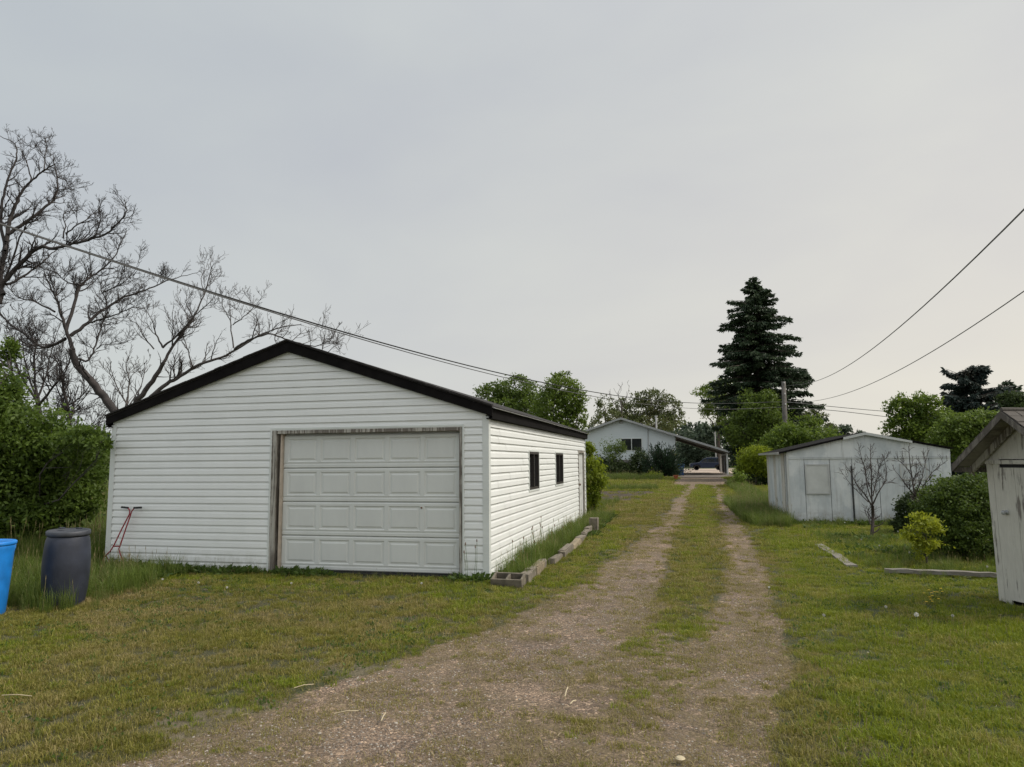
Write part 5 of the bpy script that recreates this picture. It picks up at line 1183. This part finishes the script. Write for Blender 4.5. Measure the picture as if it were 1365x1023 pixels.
def stone(name, mat, seed):
    g = random.Random(seed); mb = MB(); prof = [(.001, -.3), (.6, -.22), (.95, .0), (.7, .3), (.25, .42)]
    mb.lathe((0, 0, 0), prof, 7); mb.v = [(x*g.uniform(.75, 1.25), y*g.uniform(.7, 1.1), z*g.uniform(.7, 1.2)) for x, y, z in mb.v]
    me = bpy.data.meshes.new(name); me.from_pydata(mb.v, [], mb.f); me.materials.append(MT[mat]); return bpy.data.objects.new(name, me)
def scatter(name, label, cat, protos, x, y, scale, z=None, seed=0):
    """one cover object: points carrying scale, turn and kind, instanced by geometry nodes"""
    g = np.random.default_rng(seed); N = len(x); z = gheight(x, y) if z is None else z
    coll = bpy.data.collections.new(name+'_parts')
    for i, p in enumerate(protos): p.name = '%s_%02d' % (p.name, i); coll.objects.link(p)
    me = bpy.data.meshes.new(name); me.vertices.add(N); me.vertices.foreach_set('co', np.stack([x, y, z], 1).astype(np.float32).ravel())
    for nm, ty, arr in (('sc', 'FLOAT', scale), ('rot', 'FLOAT', g.uniform(0, 2*PI, N)), ('kind_index', 'INT', g.integers(0, len(protos), N))):
        a = me.attributes.new(nm, ty, 'POINT'); a.data.foreach_set('value', np.asarray(arr, np.float32 if ty == 'FLOAT' else np.int32))
    o = bpy.data.objects.new(name, me); C.objects.link(o); tag(o, label, cat, kind='stuff')
    ng = bpy.data.node_groups.new(name, 'GeometryNodeTree'); ng.interface.new_socket('Geometry', in_out='INPUT', socket_type='NodeSocketGeometry'); ng.interface.new_socket('Geometry', in_out='OUTPUT', socket_type='NodeSocketGeometry')
    nd = ng.nodes; L = ng.links; gi = nd.new('NodeGroupInput'); go = nd.new('NodeGroupOutput'); iop = nd.new('GeometryNodeInstanceOnPoints'); ci = nd.new('GeometryNodeCollectionInfo')
    ci.inputs[0].default_value = coll; ci.inputs['Separate Children'].default_value = True; ci.inputs['Reset Children'].default_value = True
    def na(nm, ty): q = nd.new('GeometryNodeInputNamedAttribute'); q.data_type = ty; q.inputs[0].default_value = nm; return q.outputs[0]
    cx = nd.new('ShaderNodeCombineXYZ'); L.new(na('rot', 'FLOAT'), cx.inputs[2]); mp = nd.new('GeometryNodeMeshToPoints') if False else None
    L.new(gi.outputs[0], iop.inputs['Points']); L.new(ci.outputs[0], iop.inputs['Instance']); iop.inputs['Pick Instance'].default_value = True
    L.new(na('kind_index', 'INT'), iop.inputs['Instance Index']); L.new(cx.outputs[0], iop.inputs['Rotation'])
    cs = nd.new('ShaderNodeCombineXYZ'); s_ = na('sc', 'FLOAT')
    for k in range(3): L.new(s_, cs.inputs[k])
    L.new(cs.outputs[0], iop.inputs['Scale']); L.new(iop.outputs[0], go.inputs[0])
    m = o.modifiers.new('cover', 'NODES'); m.node_group = ng; return o
def inview(x, y, mar=.10):
    p = np.stack([x, y, np.zeros_like(x)-EYE], 1); dz = p@F; px = (p@RR)/dz*FPX/682.5
    return (dz > .5) & (np.abs(px) < 1+mar+.9/np.maximum(dz, 1))
def solid(x, y):                                                # where buildings stand
    a = (x > gl-.02) & (x < gx+.05) & (y > gy-.03) & (y < gy+GL+.02)
    a |= (x > x0) & (x < x1) & (y > SY-.05) & (y < SY+SL); dd = np.stack([x-oc[0], y-oc[1]], 1); u = dd@e_[:2]; v_ = dd@d_[:2]
    a |= (u > -.02) & (u < OW+.02) & (v_ > -.02) & (v_ < OD+.02)
    a |= (y > 66) & (x > -4) & (x < 5.2)
    return a
def rpts(n, xa, xb, ya, yb, seed):
    g = np.random.default_rng(seed); x = g.uniform(xa, xb, n); y = g.uniform(ya, yb, n); k = inview(x, y) & ~solid(x, y); return x[k], y[k], g
# short lawn
X_ = []; Y_ = []; S_ = []
for (ya, yb, dens, sc_, xa, xb, sd) in ((2.6, 7, 270, .85, -9, 6, 1), (7, 12, 165, 1.0, -11, 9, 2), (12, 22, 70, 1.35, -14, 14, 3), (22, 42, 24, 2.1, -16, 26, 4), (42, 72, 9, 3.2, -26, 40, 5)):
    x, y, g = rpts(int((xb-xa)*(yb-ya)*dens), xa, xb, ya, yb, sd)
    gr = m_gravel(x, y); so_ = m_soil(x, y); ba = m_bare(x, y); n2 = fbm(x*3.2, y*3.2, 71, 4)
    # bare drive keeps a few wisps
    pr = (1-sstep(.25, .75, gr+(n2-.5)*.9))*(1-.92*so_)*(1-.4*ba)
    pr = np.maximum(pr, (.04+.30*m_thatch(x, y))*sstep(.45, .65, n2)*(y < 45)); k = g.uniform(0, 1, len(x)) < pr
    edge_ = 1-.45*gr-.3*ba
    X_.append(x[k]); Y_.append(y[k]); S_.append((sc_*g.uniform(.6, 1.25, len(x))*(.55+.75*fbm(x*.9, y*.9, 81, 4))*edge_)[k])
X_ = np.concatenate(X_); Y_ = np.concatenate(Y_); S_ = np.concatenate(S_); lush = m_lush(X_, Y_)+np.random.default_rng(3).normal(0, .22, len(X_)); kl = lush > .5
print('lawn tufts', len(X_), kl.sum())
mk = lambda m, s0, dry=0: [blades('lawn_tuft', m, 58, .085, .062, .0050, .62, seed=s0+i, heads=(1 if i == 1 else 0)) for i in range(5)]+([blades('lawn_tuft', 'grass_dry', 26, .08, .045, .0034, 1.1, seed=s0+9)] if dry else [])
scatter('lawn_grass', 'short dry olive lawn grass around the gravel drive', 'grass', mk('grass_blade', 100, 1), X_[~kl], Y_[~kl], S_[~kl], seed=1)
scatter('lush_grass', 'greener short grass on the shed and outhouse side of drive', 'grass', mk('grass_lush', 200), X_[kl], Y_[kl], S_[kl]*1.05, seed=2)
# dry trodden grass where lawn and gravel meet
x, y, g = rpts(60000, -6, 4, 3.0, 22, 33); pr = m_thatch(x, y)*sstep(.25, .6, fbm(x*2.5, y*2.5, 63, 4))*np.where(y > 10, .35, .55); k = g.uniform(0, 1, len(x)) < pr
print('dry', k.sum())
scatter('dry_grass', 'dry trodden straw-coloured grass along the gravel edges', 'grass', [blades('dry_tuft', 'grass_dry', 34, .10, .04, .0042, 1.3, seed=150+i) for i in range(3)]+[blades('dry_tuft', 'grass_blade', 30, .10, .045, .0045, .9, seed=160+i) for i in range(2)], x[k], y[k], g.uniform(.45, 1.0, k.sum()), seed=9)
# clover and plantain leaves between
x, y, g = rpts(60000, -9, 7, 3, 16, 31); pr = (1-sstep(.15, .5, m_gravel(x, y)))*(.03+sstep(.52, .68, fbm(x*.8, y*.8, 91, 4))*.12); k = g.uniform(0, 1, len(x)) < pr
scatter('ground_weeds', 'low broad-leaved weeds scattered through the lawn', 'weeds', [broadleaf('weed', 'weed_leaf', 10, .04, .024, i) for i in range(3)], x[k], y[k], g.uniform(.7, 1.4, k.sum()), seed=3)
# tall grass: beside the barrels, along walls, round the shed
def tallset(regions, sd):
    X = []; Y = []; S = []
    for (xa, xb, ya, yb, dens, s0, fn) in regions:
        x, y, g = rpts(int((xb-xa)*(yb-ya)*dens), xa, xb, ya, yb, sd); sd += 1
        k = g.uniform(0, 1, len(x)) < fn(x, y); X.append(x[k]); Y.append(y[k]); S.append(s0*g.uniform(.55, 1.2, k.sum()))
    return np.concatenate(X), np.concatenate(Y), np.concatenate(S)
one = lambda x, y: np.ones(len(x))
nearbar = lambda x, y: m_tall(x, y)*(1-((np.hypot(x-bc[0], y-bc[1]) < .30) | (np.hypot(x-bb[0], y-bb[1]) < .27)))
tx, ty, ts = tallset([(-13, -6.6, 6.3, 9.4, 85, .62, nearbar), (-16, -9.02, 9.4, 14, 60, 1.05, one), (-22, -9.05, 14, 24, 25, 1.3, one), (-34, -8, 24, 34, 8, 1.9, one),
    (gl-.3, d0-.1, gy-.30, gy-.03, 60, .36, one), (d0, gx, gy-.16, gy-.03, 26, .22, one),
    (gx+.04, -2.10, gy-.05, 16.3, 190, .66, lambda x, y: .25+.75*sstep(.4, .6, fbm(x*2, y*1.2, 7, 3))), (gx+.04, -1.9, 16.3, 21.5, 60, .55, one),
    (-1.98, -1.75, 9.3, 16.5, 22, .22, one), (x0-1.1, x0-.05, SY-1.2, SY+9, 90, .75, one), (x0, x1+.5, SY-.75, SY-.06, 60, .45, one),
    (2.7, 5.6, 11.3, 18.6, 70, .33, lambda x, y: sstep(.35, .6, fbm(x*1.2, y*1.2, 17, 3))), (2.75, 4.3, 10.9, 11.25, 60, .26, one), (3.3, 6.5, 11.2, 14, 26, .45, one),
    (-8.5, -2.3, 21, 28, 12, .7, lambda x, y: sstep(.3, .6, fbm(x, y, 4, 3))), (1.9, 3.6, 26, 48, 26, .8, lambda x, y: (x > eR(y)+.5)*1.), (-8, -1.2, 38.5, 41, 20, .8, one), (-8, -1.5, 56, 68, 10, 1.1, lambda x, y: (x < eL(y)-1)*.8), (5.0, 12, 50, 75, 6, 1.6, one), (-7.5, 5, 3.6, 11, 9, .20, lambda x, y: (1-sstep(.05, .3, m_gravel(x, y)))*sstep(.45, .7, fbm(x*1.9, y*1.9, 57, 4))), (gl, gx+.6, gy-1.6, gy-.05, 14, .26, lambda x, y: sstep(.3, .7, fbm(x*1.9, y*1.9, 58, 4))), (oc[0]-.1, oc[0]+.9, oc[1]-1.3, oc[1]+.2, 60, .22, one)], 300)
print('tall tufts', len(tx))
scatter('tall_grass', 'tall uncut grass round the barrels and against the building walls', 'grass', [blades('tall_tuft', 'grass_tall', 34, .10, .52, .0075, .38, seed=400+i, heads=(1 if i % 2 else 0)) for i in range(5)], tx, ty, ts, seed=5)
# leafy weeds against walls and in the bed
def strip(n, xa, xb, ya, yb, sd): g = np.random.default_rng(sd); x = g.uniform(xa, xb, n); y = g.uniform(ya, yb, n); return x, y
sets = [strip(110, gl, d0-.2, gy-.28, gy-.05, 1), strip(60, gl, gl+1.0, gy-.4, gy-.05, 2), strip(26, d0, d0+1.0, gy-.2, gy-.04, 3), strip(10, gx-.5, gx, gy-.2, gy-.04, 9), strip(70, gx+.05, -2.15, gy+.5, 16.3, 4), strip(150, gx+.05, -1.9, 15, 21, 5), strip(120, x0, x1, SY-.5, SY-.06, 6), strip(90, x0-.9, x0-.1, SY-.8, SY+3, 7), strip(50, 2.7, 5.4, 12, 18, 8), strip(300, -12, -7.2, 7.6, 9.5, 10)]
wx = np.concatenate([s[0] for s in sets]); wy = np.concatenate([s[1] for s in sets]); k = ~solid(wx, wy); wx, wy = wx[k], wy[k]
scatter('wall_weeds', 'leafy green weeds sprouting along the foot of the walls', 'weeds', [broadleaf('leafy_weed', 'weed_leaf', 30, .06, .065, 20+i) for i in range(3)], wx, wy, R_.uniform(.5, 1.35, len(wx)), seed=6)
# brush in the gap beside the garage
P, T, D = blob_points([bpx(125, 625, 15, 40, 30), bpx(60, 620, 17, 60, 34), bpx(-20, 610, 17, 60, 50), bpx(150, 612, 19, 40, 30)], 9000, clump=.2, per=16, shell=.2); P[:, 2] = np.maximum(P[:, 2], .05)
v, f, ti = leaf_cloud(P, .11, T, .4, .2); tag(raw_mesh('undergrowth', v, f, 'leaf_dull', ti), 'brownish tangled undergrowth behind the leafy bush by garage corner', 'undergrowth', kind='stuff')
# gravel stones, straw bits
x, y, g = rpts(300000, -5, 3.5, 3.0, 13, 41); pr = sstep(.35, .8, m_gravel(x, y))*.75+.012; pr *= np.clip(6.5/y, .1, 1)*(.3+1.2*sstep(.35, .65, fbm(x*1.5, y*1.5, 8, 3))); k = g.uniform(0, 1, len(x)) < pr
simple('stone_grey', (.20, .17, .145), .9, .3, 25, .5); simple('stone_brown', (.22, .165, .12), .9, .3, 25, .5)
print('stones', k.sum())
scatter('gravel_stones', 'loose small stones on the gravel drive', 'gravel', [stone('gravel_stone', m, i) for i, m in enumerate(('stone_pale', 'stone_grey', 'stone_brown', 'stone_grey', 'stone_brown', 'stone_brown'))], x[k], y[k], .003+.006*g.uniform(0, 1, k.sum())**3+.006*(g.uniform(0, 1, k.sum()) > .994), z=gheight(x[k], y[k])+.001, seed=7)
def straw(seed):
    g = random.Random(seed); mb = MB(); mb.tube([(0, 0, .004), (.05, .008*g.uniform(-1, 1), .010), (.11, .01*g.uniform(-1, 1), .004)], .0022, 4); me = bpy.data.meshes.new('straw'); me.from_pydata(mb.v, [], mb.f); me.materials.append(MT['straw']); return bpy.data.objects.new('straw_bit', me)
x, y, g = rpts(1500, -6.5, 3.5, 3.2, 12, 43); s_ = g.uniform(.15, .55, len(x))
scatter('straw_bits', 'dry straw and dead stalks lying on lawn and drive', 'straw', [straw(i) for i in range(4)], x, y, s_, z=gheight(x, y)+.012, seed=8)
for px0, py0, px1, py1, lb in ((2, 933, 42, 934, 'long pale dry stalk lying on lawn near the photo edge'), (445, 958, 478, 954, 'pale dry stalk where lawn meets gravel'), (508, 968, 514, 957, 'short pale stick on gravel beyond dry stalk'), (753, 935, 757, 922, 'short bleached splinter of wood on middle of drive'), (760, 945, 768, 940, 'tiny bleached splinter of wood beside the other splinter'), (392, 923, 418, 918, 'thin dry stalk on lawn just above the gravel edge')):
    a = G(px0, py0)+V(0, 0, .03); b = G(px1, py1)+V(0, 0, .03); mb = MB(); mb.tube([a, (a+b)/2+V(0, 0, .008), b], .0045 if px0 > 500 else .003, 5); tag(mb.build('dry_stalk', 'straw', loc=tuple(a)), lb, 'stalk')

# dandelions and other small flowers
def puff(p, h, r=.019):
    t = thing('dandelion', 'round white dandelion seed head on thin stem in grass', 'flower', p, 'dandelion clocks in the grass'); mb = MB(); mb.tube([p, p+V(.01, .0, h*.5), p+V(.015, .01, h)], .0022, 5); mb.build('stem', 'stem_green', t)
    g = np.random.default_rng(int(abs(p[0]*1000))); c = p+V(.015, .01, h+.004); d = g.normal(size=(140, 3)); d /= np.linalg.norm(d, axis=1)[:, None]; s_ = np.cross(d, g.normal(size=(140, 3))); s_ /= np.linalg.norm(s_, axis=1)[:, None]
    e = c+d*r; v = np.stack([c+d*r*.3, e+s_*.0032, e+d*.002, e-s_*.0032], 1).reshape(-1, 3); raw_mesh('seed_head', v, np.arange(len(v)).reshape(-1, 4), 'puff_white', None, t)
for px, py, h in ((1221, 831, .13), (1024, 789, .1), (1180, 817, .1), (1126, 697, .2), (1197, 711, .2), (1172, 731, .16), (1269, 828, .08), (1097, 828, .09), (1148, 722, .16), (1212, 741, .15), (1316, 762, .15), (300, 790, .12), (262, 783, .12), (560, 783, .1), (214, 778, .12), (386, 784, .12)): p = G(px, py+h*60); puff(p, h, .020 if px == 1221 else .012)
def daisy(p, h):
    t = thing('yellow_flower', 'tiny yellow flower in the patch near the outhouse', 'flower', p, 'yellow flowers near the outhouse'); mb = MB(); mb.tube([p, p+V(.004, 0, h)], .002, 4); mb.build('stem', 'stem_green', t)
    mb = MB(); c = p+V(.004, 0, h)
    for k in range(9):
        a = 2*PI*k/9; d = V(math.cos(a), math.sin(a), .25); s_ = V(-math.sin(a), math.cos(a), 0)*.006; mb.add([c, c+d*.010+s_, c+d*.017, c+d*.010-s_], [(0, 1, 2, 3)])
    mb.build('petals', 'petal_yellow', t)
for k in range(13):
    px = rnd.choice([rnd.gauss(1238, 5), rnd.gauss(1250, 4), rnd.gauss(1237, 3), rnd.uniform(1225, 1350)]); py = rnd.gauss(797, 4) if px < 1260 else rnd.uniform(800, 845); daisy(G(px, py+3), rnd.uniform(.04, .08))
daisy_big = G(907, 1014); tag(MB().lathe(daisy_big+V(0, 0, .006), [(.001, 0), (.022, .001), (.028, .006), (.020, .013), (.002, .015)], 10).build('stone', 'straw', loc=tuple(daisy_big)), 'single pale yellow stone lying on the near gravel', 'stone')
# plantain stalks in the weed bed
for k in range(16):
    yy = rnd.uniform(9.7, 14.2) if k < 12 else 9.55; p = V(rnd.uniform(gx+.12, -2.25), yy, 0) if k < 12 else V(rnd.uniform(gx-.32, gx-.15), gy-.12, 0); h = rnd.uniform(.35, .62)
    t = thing('seed_stalk', 'thin tall seed stalk standing before the siding' if k >= 12 else 'thin upright seed stalk in the weed bed', 'stalk', p, 'seed stalks along garage wall' if k >= 12 else 'seed stalks in the weed bed'); mb = MB(); q = p+V(rnd.uniform(-.04, .04), rnd.uniform(-.04, .04), h); mb.tube([p, (p+q)/2+V(.01, 0, 0), q], .0028, 4); mb.build('stem', 'stem_green', t); mb = MB(); mb.lathe(q-V(0, 0, .01), [(.002, 0), (.008, .01), (.007, .035), (.002, .045)], 7); mb.build('seed_head', 'rust', t)
for o in LOCS:
    if '_loc' in o: del o['_loc']
